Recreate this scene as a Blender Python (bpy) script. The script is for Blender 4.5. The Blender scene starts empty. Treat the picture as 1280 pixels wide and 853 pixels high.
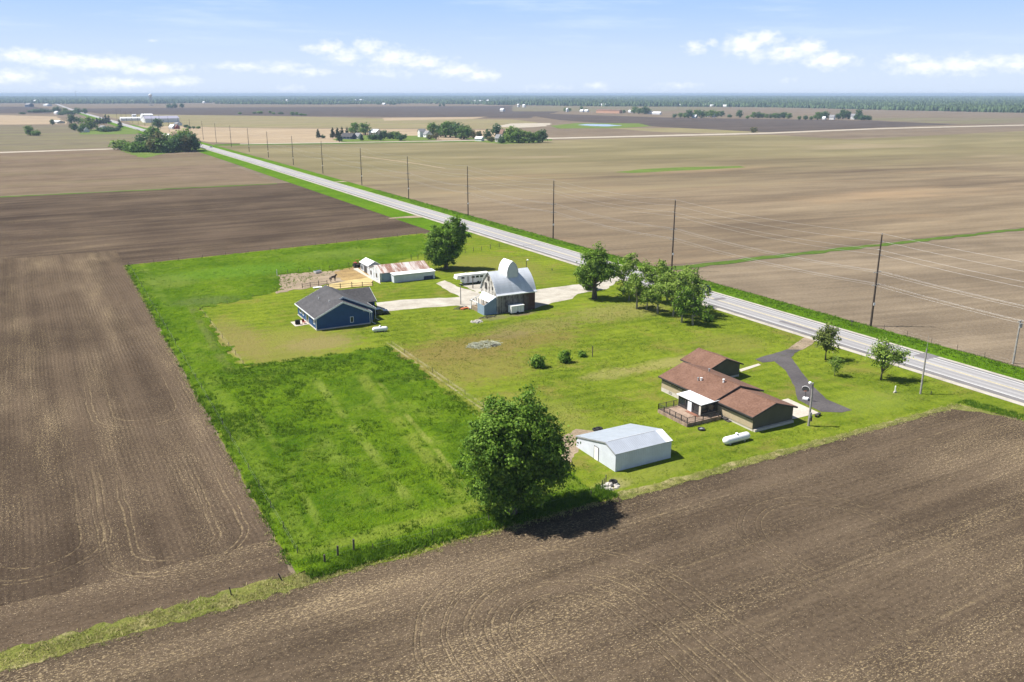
import bpy, math, random
import numpy as np
from mathutils import Vector, Matrix, geometry
from math import sin, cos, pi, radians, atan2, sqrt

SC = bpy.context.scene
COL = SC.collection
# ------------------------------------------------------------------ camera constants (surveyed from the photograph)
CAMH = 48.0
FPX, CX, CY = 1050.0, 640.0, 426.5
PITCH = math.atan2(CY - 117.5, FPX)
AZ = radians(28.8113)            # the highway runs along +Y; the camera looks this far clockwise of it


def at(px, py, z=0.0):
    """photo position -> place on the plain at height z (world metres)"""
    u, v = px - CX, CY - py
    f = FPX * cos(PITCH) + v * sin(PITCH)
    up = -FPX * sin(PITCH) + v * cos(PITCH)
    t = (CAMH - z) / (-up)
    return ((u * cos(AZ) + f * sin(AZ)) * t, (-u * sin(AZ) + f * cos(AZ)) * t)


def dist(x, y):
    return sqrt(x * x + y * y + CAMH * CAMH)


# ------------------------------------------------------------------ object helpers
def tag(o, label=None, cat=None, group=None, kind=None):
    if label: o['label'] = label
    if cat: o['category'] = cat
    if group: o['group'] = group
    if kind: o['kind'] = kind
    return o


def thing(name, label, cat, loc=(0, 0, 0), rz=0.0, group=None):
    o = bpy.data.objects.new(name, None)
    COL.objects.link(o)
    o.location = loc
    o.rotation_euler = (0, 0, rz)
    return tag(o, label, cat, group)


def link(name, me, parent=None):
    o = bpy.data.objects.new(name, me)
    COL.objects.link(o)
    if parent is not None: o.parent = parent
    return o


def np_mesh(name, V, F, mat, smooth=False):
    V = np.asarray(V, dtype=np.float32); F = np.asarray(F, dtype=np.int32)
    me = bpy.data.meshes.new(name)
    k = F.shape[1]
    me.vertices.add(len(V)); me.vertices.foreach_set('co', V.ravel())
    me.loops.add(F.size); me.loops.foreach_set('vertex_index', F.ravel())
    me.polygons.add(len(F)); me.polygons.foreach_set('loop_start', np.arange(0, F.size, k, dtype=np.int32))
    if smooth: me.polygons.foreach_set('use_smooth', np.ones(len(F), dtype=bool))
    me.update(calc_edges=True)
    if mat: me.materials.append(mat)
    return me


class MB:
    """collects solids; build() links them as ONE mesh object"""
    def __init__(s, org=(0, 0, 0)):
        s.v = []; s.f = []; s.o = org

    def add(s, vs, fs):
        n = len(s.v)
        s.v += [(p[0] - s.o[0], p[1] - s.o[1], p[2] - s.o[2]) for p in vs]
        s.f += [tuple(i + n for i in f) for f in fs]
        return s

    def box(s, x0, x1, y0, y1, z0, z1):
        return s.add([(x0, y0, z0), (x1, y0, z0), (x1, y1, z0), (x0, y1, z0), (x0, y0, z1), (x1, y0, z1), (x1, y1, z1), (x0, y1, z1)],
                     [(0, 3, 2, 1), (4, 5, 6, 7), (0, 1, 5, 4), (1, 2, 6, 5), (2, 3, 7, 6), (3, 0, 4, 7)])

    def prism(s, ring0, ring1):
        n = len(ring0)
        return s.add(list(ring0) + list(ring1), [tuple(range(n - 1, -1, -1)), tuple(range(n, 2 * n))] + [(i, (i + 1) % n, n + (i + 1) % n, n + i) for i in range(n)])

    def slab(s, q, t):
        """a solid sheet under the top face q, t thick"""
        return s.prism([(p[0], p[1], p[2] - t) for p in q], list(q))

    def tube(s, pts, radii, n=6, cap=True):
        pts = [Vector(p) for p in pts]
        if not hasattr(radii, '__len__'): radii = [radii] * len(pts)
        vs = []
        for i, p in enumerate(pts):
            d = (pts[min(i + 1, len(pts) - 1)] - pts[max(i - 1, 0)]).normalized()
            a = d.cross(Vector((0, 0, 1))) if abs(d.z) < .95 else d.cross(Vector((1, 0, 0)))
            a.normalize(); b = d.cross(a)
            for k in range(n):
                w = 2 * pi * k / n
                vs.append(tuple(p + (a * cos(w) + b * sin(w)) * radii[i]))
        fs = []
        for i in range(len(pts) - 1):
            for k in range(n):
                fs.append((i * n + k, i * n + (k + 1) % n, (i + 1) * n + (k + 1) % n, (i + 1) * n + k))
        if cap:
            fs += [tuple(range(n - 1, -1, -1)), tuple((len(pts) - 1) * n + k for k in range(n))]
        return s.add(vs, fs)

    def lathe(s, c, prof, axis='z', n=16):
        """prof: (r, h) pairs along the axis through c"""
        vs, fs = [], []
        for r, h in prof:
            for k in range(n):
                w = 2 * pi * k / n
                a, b = r * cos(w), r * sin(w)
                vs.append({'z': (c[0] + a, c[1] + b, c[2] + h), 'x': (c[0] + h, c[1] + a, c[2] + b), 'y': (c[0] + a, c[1] + h, c[2] + b)}[axis])
        for i in range(len(prof) - 1):
            for k in range(n):
                fs.append((i * n + k, i * n + (k + 1) % n, (i + 1) * n + (k + 1) % n, (i + 1) * n + k))
        fs += [tuple(range(n - 1, -1, -1)), tuple((len(prof) - 1) * n + k for k in range(n))]
        return s.add(vs, fs)

    def build(s, name, mat, parent=None, smooth=False):
        me = bpy.data.meshes.new(name)
        me.from_pydata(s.v, [], s.f)
        import bmesh
        bm = bmesh.new(); bm.from_mesh(me)
        bmesh.ops.recalc_face_normals(bm, faces=bm.faces)
        bm.to_mesh(me); bm.free()
        if smooth:
            for p in me.polygons: p.use_smooth = True
        if mat: me.materials.append(mat)
        return link(name, me, parent)


# ------------------------------------------------------------------ node helpers
class V:
    def __init__(s, t, sock): s.t, s.s = t, sock
    def _m(s, op, b=None, c=None, rev=False):
        n = s.t.nodes.new('ShaderNodeMath'); n.operation = op
        ins = [s, b, c]
        if rev: ins = [b, s, c]
        for i, x in enumerate(ins):
            if x is None: continue
            if isinstance(x, V): s.t.links.new(x.s, n.inputs[i])
            else: n.inputs[i].default_value = x
        return V(s.t, n.outputs[0])
    def __add__(s, o): return s._m('ADD', o)
    __radd__ = __add__
    def __sub__(s, o): return s._m('SUBTRACT', o)
    def __rsub__(s, o): return s._m('SUBTRACT', o, rev=True)
    def __mul__(s, o): return s._m('MULTIPLY', o)
    __rmul__ = __mul__
    def __truediv__(s, o): return s._m('DIVIDE', o)
    def max(s, o): return s._m('MAXIMUM', o)
    def min(s, o): return s._m('MINIMUM', o)
    def abs(s): return s._m('ABSOLUTE')
    def sin(s): return s._m('SINE')
    def sqrt(s): return s._m('SQRT')
    def clamp(s): return s.max(0.0).min(1.0)
    def ss(s, a, b):
        """smoothstep a..b -> 0..1"""
        n = s.t.nodes.new('ShaderNodeMapRange'); n.interpolation_type = 'SMOOTHSTEP'
        s.t.links.new(s.s, n.inputs[0])
        n.inputs[1].default_value = a; n.inputs[2].default_value = b
        if a > b:
            n.inputs[1].default_value = b; n.inputs[2].default_value = a
            n.inputs[3].default_value = 1.0; n.inputs[4].default_value = 0.0
        return V(s.t, n.outputs[0])


class Mat:
    def __init__(s, name):
        s.m = bpy.data.materials.new(name); s.m.use_nodes = True
        s.t = s.m.node_tree
        s.b = s.t.nodes['Principled BSDF']
        s.b.inputs['Roughness'].default_value = .85
        s.b.inputs['Specular IOR Level'].default_value = .25

    def pos(s):
        g = s.t.nodes.new('ShaderNodeNewGeometry')
        x = s.t.nodes.new('ShaderNodeSeparateXYZ'); s.t.links.new(g.outputs['Position'], x.inputs[0])
        return [V(s.t, x.outputs[i]) for i in range(3)]

    def obj(s):
        g = s.t.nodes.new('ShaderNodeTexCoord')
        x = s.t.nodes.new('ShaderNodeSeparateXYZ'); s.t.links.new(g.outputs['Object'], x.inputs[0])
        return [V(s.t, x.outputs[i]) for i in range(3)]

    def vec(s, x, y, z=0.0):
        n = s.t.nodes.new('ShaderNodeCombineXYZ')
        for i, c in enumerate((x, y, z)):
            if isinstance(c, V): s.t.links.new(c.s, n.inputs[i])
            else: n.inputs[i].default_value = c
        return V(s.t, n.outputs[0])

    def noise(s, vec, scale=1.0, detail=3.0, rough=.55):
        n = s.t.nodes.new('ShaderNodeTexNoise')
        s.t.links.new(vec.s, n.inputs['Vector'])
        n.inputs['Scale'].default_value = scale; n.inputs['Detail'].default_value = detail; n.inputs['Roughness'].default_value = rough
        return V(s.t, n.outputs['Fac'])

    def rand(s):
        g = s.t.nodes.new('ShaderNodeNewGeometry')
        return V(s.t, g.outputs['Random Per Island'])

    def mix(s, f, a, b):
        n = s.t.nodes.new('ShaderNodeMix'); n.data_type = 'RGBA'
        for i, c in ((0, f), (6, a), (7, b)):
            if isinstance(c, V): s.t.links.new(c.s, n.inputs[i])
            elif i == 0: n.inputs[0].default_value = c
            else: n.inputs[i].default_value = (*c, 1.0)
        return V(s.t, n.outputs[2])

    def color(s, c):
        if isinstance(c, V): s.t.links.new(c.s, s.b.inputs['Base Color'])
        else: s.b.inputs['Base Color'].default_value = (*c, 1.0)

    def bump(s, h, strength=.5, d=.1):
        n = s.t.nodes.new('ShaderNodeBump')
        n.inputs['Strength'].default_value = strength; n.inputs['Distance'].default_value = d
        s.t.links.new(h.s, n.inputs['Height']); s.t.links.new(n.outputs[0], s.b.inputs['Normal'])


def paint(name, c, rough=.6, var=.12, scale=1.5, metal=0.0, spec=.3):
    m = Mat(name); P = m.vec(*m.obj())
    n = m.noise(P, scale, 5, .6)
    m.color(m.mix(n.ss(.3, .75), tuple(x * (1 - var) for x in c), tuple(min(1, x * (1 + var)) for x in c)))
    m.b.inputs['Roughness'].default_value = rough; m.b.inputs['Metallic'].default_value = metal
    m.b.inputs['Specular IOR Level'].default_value = spec
    return m.m


# ------------------------------------------------------------------ ground materials
def soil(name, dark, light, ang=0.0, spacing=.76, rowamp=.5, straw=.5, strawc=(.35, .27, .155), loops=(), patch=(.006, .02), green=0.0, contrast=1.0, bumpd=.12, lines=(), specks=1.0, head=0):
    m = Mat(name); x, y, z = m.pos()
    c, s_ = cos(ang), sin(ang)
    P = m.vec(x, y)
    wob = m.noise(P, .035, 2) - .5
    u = x * c + y * s_
    v = y * c - x * s_ + wob * 1.0
    if head:
        hm_ = (y + (m.noise(P, .15, 3) - .5) * 6)._m('LESS_THAN', head)
        v = v + (y - v) * hm_; u = u + (x - u) * hm_
    pn = m.noise(m.vec(u * patch[0], v * patch[1]), 1.0, 4, .6)          # long streaks of drier and wetter soil
    blot = m.noise(P, .045, 4, .6)
    strip = m.noise(m.vec(u * .004, v * .22), 1.0, 3, .7)                # passes of the planter
    fine = m.noise(P, 1.7, 5, .7)
    tone = pn * .4 + blot * .3 + strip * .35 + fine * .4
    col = m.mix(tone.ss(.725 - .16 / contrast, .725 + .2 / contrast), dark, light)
    row = (v * (2 * pi / spacing)).sin() * .5 + .5
    rv = m.noise(m.vec(u * .05, v * .09), 1.0, 5, .7).ss(.4, .62) * .85 + .15
    h = row * rowamp * rv
    # crop residue: short pale straws lying along the rows, thicker in some passes
    r1 = m.noise(m.vec(u * 2.4, v * 5.5), 1.0, 4, .7)
    r2 = m.noise(m.vec(u * .02, v * .12 + 7.0), 1.0, 3, .6)
    amt = (r1 + r2 * .45 + row * .05 * rowamp)
    st = amt.ss(.86 - .1 * straw, 1.0 - .06 * straw) * (.75 * min(1.0, straw + .3))
    trk = None
    for (lx, ly, R, widths, sgn) in loops:                               # planter turns: a half ring with two straight legs
        wx = (m.noise(P, .12, 2) - .5) * 1.2
        dx = x - lx + wx; dy = ((y - ly) * float(sgn)).max(0.0) + wx * .0
        q = (dx * dx + dy * dy).sqrt()
        for (r, w) in widths:
            b = (q - (R + r)).abs().ss(w * .8, w * .2) * (((y - ly) * float(sgn)).ss(-26, -10))
            trk = b if trk is None else trk.max(b)
    for (a, lo, w) in lines:                                             # straight wheel tracks: across-row offset a, width w
        b = (v - a).abs().ss(w, w * .25) * m.noise(m.vec(u * .06, a), 1.0, 2).ss(.4, .65) * .8
        trk = b if trk is None else trk.max(b)
    if trk is not None:
        keep = m.noise(P, 1.6, 3, .75).ss(.42, .6) * m.noise(P, .16, 3).ss(.3, .6)
        st = st.max(trk * keep * .42)
        h = h * (1 - trk * .5) - trk * .45
    col = m.mix(st, col, strawc)
    if specks:
        sp = m.noise(P, 6.2, 2, .6)                                      # stalk ends and stones, a pixel each from the air
        col = m.mix((sp + blot * .12 + r2 * .18).ss(.765, .84) * (.62 * specks), col, (.46, .37, .25))
        cl = m.noise(P, 2.9, 3, .65)                                     # dark clods
        col = m.mix(cl.ss(.56, .66) * (.5 * specks), col, tuple(q * .6 for q in dark))
    if green:
        gn = m.noise(m.vec(u * .004, v * .02), 1.0, 3)
        col = m.mix(gn.ss(.42, .7) * green, col, (.17, .19, .055))
    m.color(col)
    m.b.inputs['Roughness'].default_value = .95
    m.b.inputs['Specular IOR Level'].default_value = 0.0
    m.bump(h + fine * 1.1, .9, bumpd)
    return m.m


def blob(m, x, y, cx, cy, rx, ry, n):
    d = (((x - cx) / rx) * ((x - cx) / rx) + ((y - cy) / ry) * ((y - cy) / ry)).sqrt() + n
    return d.ss(1.15, .45)


def grass(name, lo, hi, dry=(.27, .22, .075), dryamt=.3, blobs=(), bands=(), scale=1.0, bumpd=.25, mow=0.0, tint=1.0):
    m = Mat(name); x, y, z = m.pos(); P = m.vec(x, y)
    a = m.noise(P, .06 * scale, 4, .6); b = m.noise(P, .5 * scale, 4, .65); c = m.noise(P, 2.6 * scale, 3, .7)
    g = m.noise(P, 1.25 * scale, 5, .75); f = m.noise(P, 4.2, 3, .7)
    t = a * .4 + b * .35 + g * .45 + f * .25
    col = m.mix(t.ss(.56, .9), lo, hi)
    col = m.mix((f * .6 + g * .55).ss(.62, .74) * .45, col, tuple(q * .45 for q in lo))  # dark flecks: shadows between the blades, painted into the colour
    if mow:
        st = ((x * .12 + y + (a - .5) * 5) * (2 * pi / 3.2)).sin() * .5 + .5
        col = m.mix(st * mow, col, tuple(q * 1.35 for q in hi))
    dn = m.noise(P, .11 * scale, 5, .68)
    col = m.mix((dn + (c - .5) * .35).ss(.5, .72) * dryamt, col, dry)
    edge = (b - .5) * 1.3 + (c - .5) * .7
    for (cx, cy, rx, ry, bc, k) in blobs:
        bc = tuple(q * tint for q in bc)
        col = m.mix(blob(m, x, y, cx, cy, rx, ry, edge) * (c.ss(.25, .6) * .55 + .45) * k, col, bc)
    for (bx, slope, w, y0, y1, bc, k) in bands:                          # worn strips running along Y
        d = ((x - bx - (y - y0) * slope).abs() / w) + edge * .8
        msk = d.ss(1.2, .35) * y.ss(y0 - 3, y0 + 4) * y.ss(y1 + 4, y1 - 3) * m.noise(P, .14, 4, .65).ss(.36, .6)
        col = m.mix(msk * (c.ss(.2, .65) * .6 + .4) * k, col, bc)
    col = m.mix(m.noise(P, 5.5, 2).ss(.66, .74) * .35, col, tuple(min(1, q * 1.9) for q in hi))
    m.color(col); m.b.inputs['Roughness'].default_value = .8
    m.b.inputs['Specular IOR Level'].default_value = 0.0
    m.bump(b * 1.2 + g * 1.2 + c * .7, .9, bumpd)
    return m.m


def gravel(name, c0, c1, scale=1.0, bumpd=.03):
    m = Mat(name); x, y, z = m.pos(); P = m.vec(x, y)
    a = m.noise(P, .25 * scale, 4, .65); b = m.noise(P, 4 * scale, 4, .7)
    m.color(m.mix((a * .6 + b * .5).ss(.38, .72), c0, c1)); m.b.inputs['Roughness'].default_value = .9
    m.bump(b, .5, bumpd)
    return m.m


def leafmat(name, c0, c1, trans=.35):
    m = Mat(name)
    r = m.rand(); P = m.vec(*m.obj())
    n = m.noise(P, .45, 3)
    col = m.mix((r * .55 + n * .6).ss(.3, .85), c0, c1)
    m.color(col); m.b.inputs['Roughness'].default_value = .55; m.b.inputs['Specular IOR Level'].default_value = .12
    tr = m.t.nodes.new('ShaderNodeBsdfTranslucent'); m.t.links.new(col.s, tr.inputs[0])
    ms = m.t.nodes.new('ShaderNodeMixShader'); ms.inputs[0].default_value = trans
    m.t.links.new(m.b.outputs[0], ms.inputs[1]); m.t.links.new(tr.outputs[0], ms.inputs[2])
    m.t.links.new(ms.outputs[0], m.t.nodes['Material Output'].inputs[0])
    return m.m


def barkmat(name, c0, c1):
    m = Mat(name); x, y, z = m.obj()
    n = m.noise(m.vec(x * 3, y * 3, z * .8), 2.0, 4, .7)
    m.color(m.mix(n.ss(.35, .65), c0, c1)); m.bump(n, .6, .05)
    return m.m


def siding(name, c, step=.2, axis='z', depth=.02, var=.1, rough=.6):
    """boards or ribs across the axis"""
    m = Mat(name); x, y, z = m.obj()
    k = {'z': z, 'x': x, 'y': y, 'xy': x + y}[axis]
    saw = k / step; saw = saw._m('FRACT')
    n = m.noise(m.vec(x, y, z), .8, 5, .6)
    m.color(m.mix(n.ss(.3, .75), tuple(q * (1 - var) for q in c), tuple(min(1, q * (1 + var)) for q in c)))
    m.b.inputs['Roughness'].default_value = rough
    m.bump(saw, .8, depth)
    return m.m


def shingle(name, c0, c1):
    m = Mat(name); x, y, z = m.obj()
    n = m.noise(m.vec(x, y, z), 3.2, 4, .75); a = m.noise(m.vec(x, y, z), .35, 3)
    row = (z / .11)._m('FRACT')
    m.color(m.mix((n * .75 + a * .35).ss(.38, .72), c0, c1)); m.b.inputs['Roughness'].default_value = .95
    m.bump(row + n * .6, .5, .02)
    return m.m


def ribmetal(name, c, rust=0.0, axis='x', pitch=.3, rough=.35, metal=.5, rustc=(.23, .085, .04), panel=None):
    m = Mat(name); x, y, z = m.obj()
    k = {'x': x, 'y': y}[axis]; o = {'x': y, 'y': x}[axis]
    rib = (k * (2 * pi / pitch)).sin() * .5 + .5
    n = m.noise(m.vec(x, y, z), .7, 5, .65)
    col = m.mix(n.ss(.3, .75), tuple(q * .86 for q in c), c)
    if panel:
        pn = m.noise(m.vec((k / panel)._m('FLOOR') * 3.7, (o / 2.2)._m('FLOOR') * 1.9), 1.0, 0)
        col = m.mix(pn.ss(.35, .65) * .35, col, tuple(q * .72 for q in c))
    if rust:
        sn = m.noise(m.vec(k * 3.0, o * .35, z * .2), 1.0, 4, .65)
        sh = m.noise(m.vec((k / .9)._m('FLOOR') * 2.3, 0.0), 1.0, 0)
        col = m.mix((sn * .7 + sh * .45).ss(.62 - .25 * rust, .72 - .1 * rust), col, rustc)
    m.color(col); m.b.inputs['Roughness'].default_value = rough; m.b.inputs['Metallic'].default_value = metal
    m.bump(rib, .6, .03)
    return m.m


def plankwall(name, c0, c1, c2=None, x0=0, x1=1, pw=.25):
    """weathered vertical boards; c2 is old paint that survives towards x1"""
    m = Mat(name); x, y, z = m.obj()
    k = x + y
    bid = (k / pw)._m('FLOOR')
    bn = m.noise(m.vec(bid * 1.7, 0.0), 1.0, 0)
    g = m.noise(m.vec(x * 4, y * 4, z * .5), 1.0, 5, .7)
    w = m.noise(m.vec(x * 1.1, y * 1.1, z * .8), 1.0, 5, .7)
    col = m.mix((bn * .3 + g * .4 + w * .65).ss(.53, .78), c0, c1)
    if c2: col = m.mix((((x - x0) / (x1 - x0)) + (g - .5) * .7 + (bn - .5) * .4).ss(.35, .7), col, c2)
    m.color(col); m.b.inputs['Roughness'].default_value = .9
    m.bump((k / pw)._m('FRACT').ss(0, .12) + g * .3, .7, .03)
    return m.m


M = {}
def glassy(name, c=(.02, .025, .03)):
    m = Mat(name); m.color(c); m.b.inputs['Roughness'].default_value = .08; m.b.inputs['Specular IOR Level'].default_value = .6
    return m.m


SOIL_D, SOIL_L = (.046, .034, .0238), (.108, .087, .066)
M['soil_south'] = soil('soil_south', SOIL_D, (.125, .093, .063), 0.0, .76, .5, .7,
    loops=[(37.5, 57.0, 9.2, ((-2.0, .22), (-1.4, .2), (0, .22), (.6, .2), (4.6, .22), (5.2, .2), (-3.6, .16), (-4.2, .14), (2.2, .15), (2.7, .14)), 1),
           (72.5, 57.5, 9.3, ((-2.0, .12), (-1.4, .1), (0, .13), (.6, .1)), 1)],
    lines=((49.4, 0, .3), (48.7, 0, .25), (51.2, 0, .25), (52.0, 0, .25), (69.5, 0, .3), (70.2, 0, .25), (40.5, 0, .3), (41.2, 0, .3), (60.0, 0, .25)))
M['soil_west'] = soil('soil_west', (.044, .032, .023), (.113, .083, .057), pi / 2 + .02, .62, .5, .6,
    loops=[(7.5, 92.0, 7.0, ((0, .25), (.7, .2), (-2.3, .22), (-3.0, .2)), -1), (-6.0, 97.0, 6.4, ((0, .25), (.7, .2), (-2.3, .22)), -1),
           (9.0, 137.0, 7.0, ((0, .25), (.8, .2), (-2.4, .22)), -1)], bumpd=.11, head=86.5)
M['soil_northwest'] = soil('soil_northwest', (.044, .032, .024), (.108, .08, .057), .08, 1.1, .7, .5, patch=(.004, .03), specks=.3)
M['soil_tan'] = soil('soil_tan', (.105, .077, .054), (.19, .145, .102), .05, 2.0, .4, .2, patch=(.003, .012), specks=0, green=.12)
M['soil_east'] = soil('soil_east', (.125, .098, .07), (.245, .196, .138), -.22, 1.5, .4, .35, patch=(.004, .022), specks=.3, contrast=1.1)
M['soil_bright'] = soil('soil_bright', (.26, .2, .135), (.37, .295, .2), .02, 3.0, .2, .2, specks=0)
M['soil_purple'] = soil('soil_purple', (.062, .05, .045), (.105, .086, .075), .02, 3.0, .2, .05, specks=0)
M['soil_brown'] = soil('soil_brown', (.12, .093, .068), (.2, .16, .115), .03, 3.0, .2, .1, specks=0)
M['soil_olive'] = soil('soil_olive', (.17, .148, .085), (.26, .215, .125), .02, 3.0, .2, .15, specks=0, green=.35)
M['soil_greyolive'] = soil('soil_greyolive', (.115, .10, .07), (.19, .158, .105), .04, 3.0, .2, .1, specks=0, green=.3)


def east_field(name):
    """the broad field across the highway: bare brown soil that turns to thin green-tan growth towards the cross road"""
    m = Mat(name); x, y, z = m.pos(); P = m.vec(x, y)
    v = y + x * .13
    pn = m.noise(m.vec(x * .0035, v * .014), 1.0, 5, .62); pm = m.noise(m.vec(x * .012, v * .07), 1.0, 4, .65); fine = m.noise(P, .8, 5, .7)
    pass_ = m.noise(m.vec(x * .003, v * .35), 1.0, 3, .7)
    t = pn * .6 + pm * .35 + pass_ * .15 + fine * .2
    col = m.mix(t.ss(.48, .86), (.105, .08, .056), (.255, .2, .132))
    col = m.mix(m.noise(m.vec(x * .006 + 5, v * .02), 1.0, 4, .6).ss(.52, .72) * .6, col, (.285, .2, .12))
    far = (v + (pn - .5) * 380 + (pm - .5) * 160).ss(340, 620)
    gn = m.noise(m.vec(x * .005, v * .011 + 3), 1.0, 4, .6)
    ol = m.mix(gn.ss(.35, .7), (.135, .12, .062), (.215, .187, .1))
    ol = m.mix(m.noise(m.vec(x * .004 + 9, v * .01), 1.0, 3).ss(.55, .72) * .6, ol, (.28, .225, .145))
    col = m.mix(far * .85, col, ol)
    st = m.noise(m.vec(x * 2.0, v * 5), 1.0, 4, .7)
    col = m.mix((st + (pm - .5) * .5).ss(.6, .76) * .35, col, (.42, .33, .21))
    for (a, b, w, k) in ((250, -.62, .7, .5), (262, -.62, .7, .4)):      # faint wheel marks
        d = (y - a - (x - 200) * b + (m.noise(P, .01, 1) - .5) * 12).abs()
        col = m.mix(d.ss(w * 1.4, w * .4) * (k * .5) * m.noise(P, .02, 2).ss(.4, .6), col, (.42, .33, .22))
    m.color(col); m.b.inputs['Roughness'].default_value = .95; m.b.inputs['Specular IOR Level'].default_value = 0.0
    m.bump(fine + (v * (2 * pi / 1.6)).sin() * .3, .5, .1)
    return m.m


M['soil_across'] = east_field('soil_across')
TAN, OLIVE, PALE = (.26, .215, .085), (.21, .19, .05), (.36, .31, .13)
M['lawn'] = grass('lawn', (.062, .103, .008), (.172, .213, .02), dry=(.2, .165, .048), dryamt=.65, mow=.18, tint=.8,
    blobs=[(72, 143, 26, 9, (.215, .165, .055), .9), (64, 134, 16, 14, (.23, .185, .058), .75), (80, 147, 5.5, 3.5, (.2, .15, .09), .5), (88, 150, 14, 6, (.25, .21, .08), .6), (38, 162, 14, 16, (.24, .22, .06), .75), (30, 172, 6, 18, (.25, .2, .075), .7),
           (44, 160, 9, 6, (.28, .22, .1), .7), (91, 160.5, 3.5, 1.6, (.2, .15, .10), .9), (84, 161, 5, 2.2, (.19, .155, .11), .7), (56, 176, 7, 5, (.2, .25, .035), .4), (112, 152, 16, 8, (.27, .24, .085), .7),
           (98, 116, 12, 3.0, (.33, .29, .11), .75), (84, 116, 7, 3, (.33, .29, .11), .6), (110, 210, 16, 26, (.22, .21, .05), .8), (116, 120, 9, 8, (.24, .225, .055), .6),
           (113, 84, 10, 5, (.21, .26, .045), .5), (62, 104, 9, 12, (.27, .26, .07), .5), (58.5, 79.5, 3.2, 1.6, (.33, .28, .16), .9), (64, 80, 9, 2.5, (.23, .25, .05), .6), (106, 190, 5, 2.5, (.33, .28, .17), .6)],
    bands=[(27.7, 0, .5, 152, 200, (.27, .22, .1), .7), (56.6, 0, 2.2, 95, 152, (.2, .18, .05), .5), (56.0, 0, .28, 96, 152, (.31, .27, .17), .8), (57.0, 0, .22, 96, 152, (.31, .27, .17), .65)])
M['pasture'] = grass('pasture', (.044, .1, .006), (.128, .205, .01), dry=(.2, .25, .04), dryamt=.45, scale=1.1, bumpd=.5,
    bands=[(39.5, .095, 1.4, 84, 142, (.24, .27, .05), .55), (19.8, .02, 1.5, 82, 150, (.2, .26, .04), .4), (30, 0, 1.2, 90, 112, (.19, .24, .05), .4), (33.6, .06, .9, 84, 138, (.25, .29, .06), .6), (41.2, .1, .5, 84, 130, (.3, .31, .08), .55), (22.4, .04, .7, 84, 128, (.22, .27, .05), .5), (24.5, .03, 1.1, 150, 205, (.14, .15, .05), .6), (21.5, 0, 1.3, 205, 258, (.16, .22, .04), .5)],
    blobs=[(44, 82.5, 14, 2.2, (.24, .27, .05), .5), (28, 81.8, 11, 1.6, (.22, .26, .045), .5), (30, 208, 9, 6, (.1, .13, .045), .6), (54, 205, 6, 3, (.11, .12, .05), .5), (26, 236, 8, 10, (.19, .23, .05), .5), (78, 252, 20, 9, (.17, .23, .04), .5), (44, 240, 22, 10, (.12, .24, .025), .5)])
M['verge'] = grass('verge', (.056, .125, .006), (.12, .22, .011), dry=(.16, .24, .035), dryamt=.25, bumpd=.5)
M['dry_verge'] = grass('dry_verge', (.13, .165, .03), (.26, .255, .075), dry=(.44, .37, .2), dryamt=1.0, bumpd=.3, scale=3.0)
M['farm_green'] = grass('farm_green', (.085, .13, .03), (.14, .19, .045), dryamt=.3)
M['ditch'] = grass('ditch', (.055, .10, .018), (.10, .16, .03), dry=(.2, .2, .08), dryamt=.3)
M['straw'] = gravel('straw_ground', (.32, .24, .10), (.52, .41, .19))
M['old_straw'] = gravel('trodden_straw', (.15, .095, .04), (.36, .25, .10), .8)
M['dirt'] = gravel('dirt', (.17, .13, .088), (.32, .25, .17), .7)
M['gravel'] = gravel('gravel_ground', (.28, .25, .205), (.46, .43, .37), 1.0)
M['far_gravel'] = gravel('far_gravel', (.30, .26, .20), (.42, .37, .30), .2)
M['concrete'] = gravel('concrete', (.37, .33, .28), (.50, .455, .39), .6, .01)
M['asphalt_new'] = gravel('asphalt_drive', (.06, .054, .056), (.10, .09, .09), .7, .01)
M['asphalt_shoulder'] = gravel('asphalt_shoulder', (.13, .125, .125), (.19, .18, .18), .8, .01)


def highway(name):
    m = Mat(name); x, y, z = m.pos()
    n = m.noise(m.vec(x * 1.2, y * .05), 1.0, 4, .6); f = m.noise(m.vec(x, y), 2.0, 4, .7); p = m.noise(m.vec(x * .25, y * .03), 1.0, 2)
    col = m.mix((n * .6 + f * .3 + p * .2).ss(.35, .75), (.235, .228, .232), (.36, .352, .352))
    for c in (136.4, 138.0, 140.6, 142.2):                               # wheel paths worn darker
        col = m.mix((x - c).abs().ss(.55, .1) * (n.ss(.3, .6) * .3 + .25), col, (.17, .163, .167))
    m.color(col); m.b.inputs['Roughness'].default_value = .85
    return m.m


M['highway'] = highway('highway')
M['line_white'] = paint('road_paint_white', (.68, .68, .66), .7, .15, 3)
M['line_yellow'] = paint('road_paint_yellow', (.60, .50, .25), .7, .2, 3)
M['patch'] = paint('asphalt_patch', (.16, .15, .155), .9, .15, 2)
wm = Mat('pond_water'); wm.color((.22, .30, .40)); wm.b.inputs['Roughness'].default_value = .12; wm.b.inputs['Specular IOR Level'].default_value = .5; M['water'] = wm.m
M['white'] = paint('white_paint', (.78, .78, .77), .5, .05)
M['trim'] = paint('trim_white', (.72, .74, .76), .5, .05)
M['black'] = paint('black_rubber', (.02, .02, .02), .8, .2)
M['darkmetal'] = paint('dark_metal', (.055, .05, .05), .6, .2)
M['grey'] = paint('grey_steel', (.36, .37, .38), .45, .12, metal=.3)
M['wire'] = paint('bare_wire', (.40, .40, .40), .4, .05, metal=.3)
M['pole'] = barkmat('pole_wood', (.045, .032, .025), (.085, .064, .05))
M['greypole'] = barkmat('grey_pole_wood', (.22, .205, .19), (.36, .34, .31))
M['post'] = barkmat('post_wood', (.06, .05, .04), (.13, .11, .09))
M['bark'] = barkmat('bark', (.07, .055, .045), (.17, .14, .12))
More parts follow.
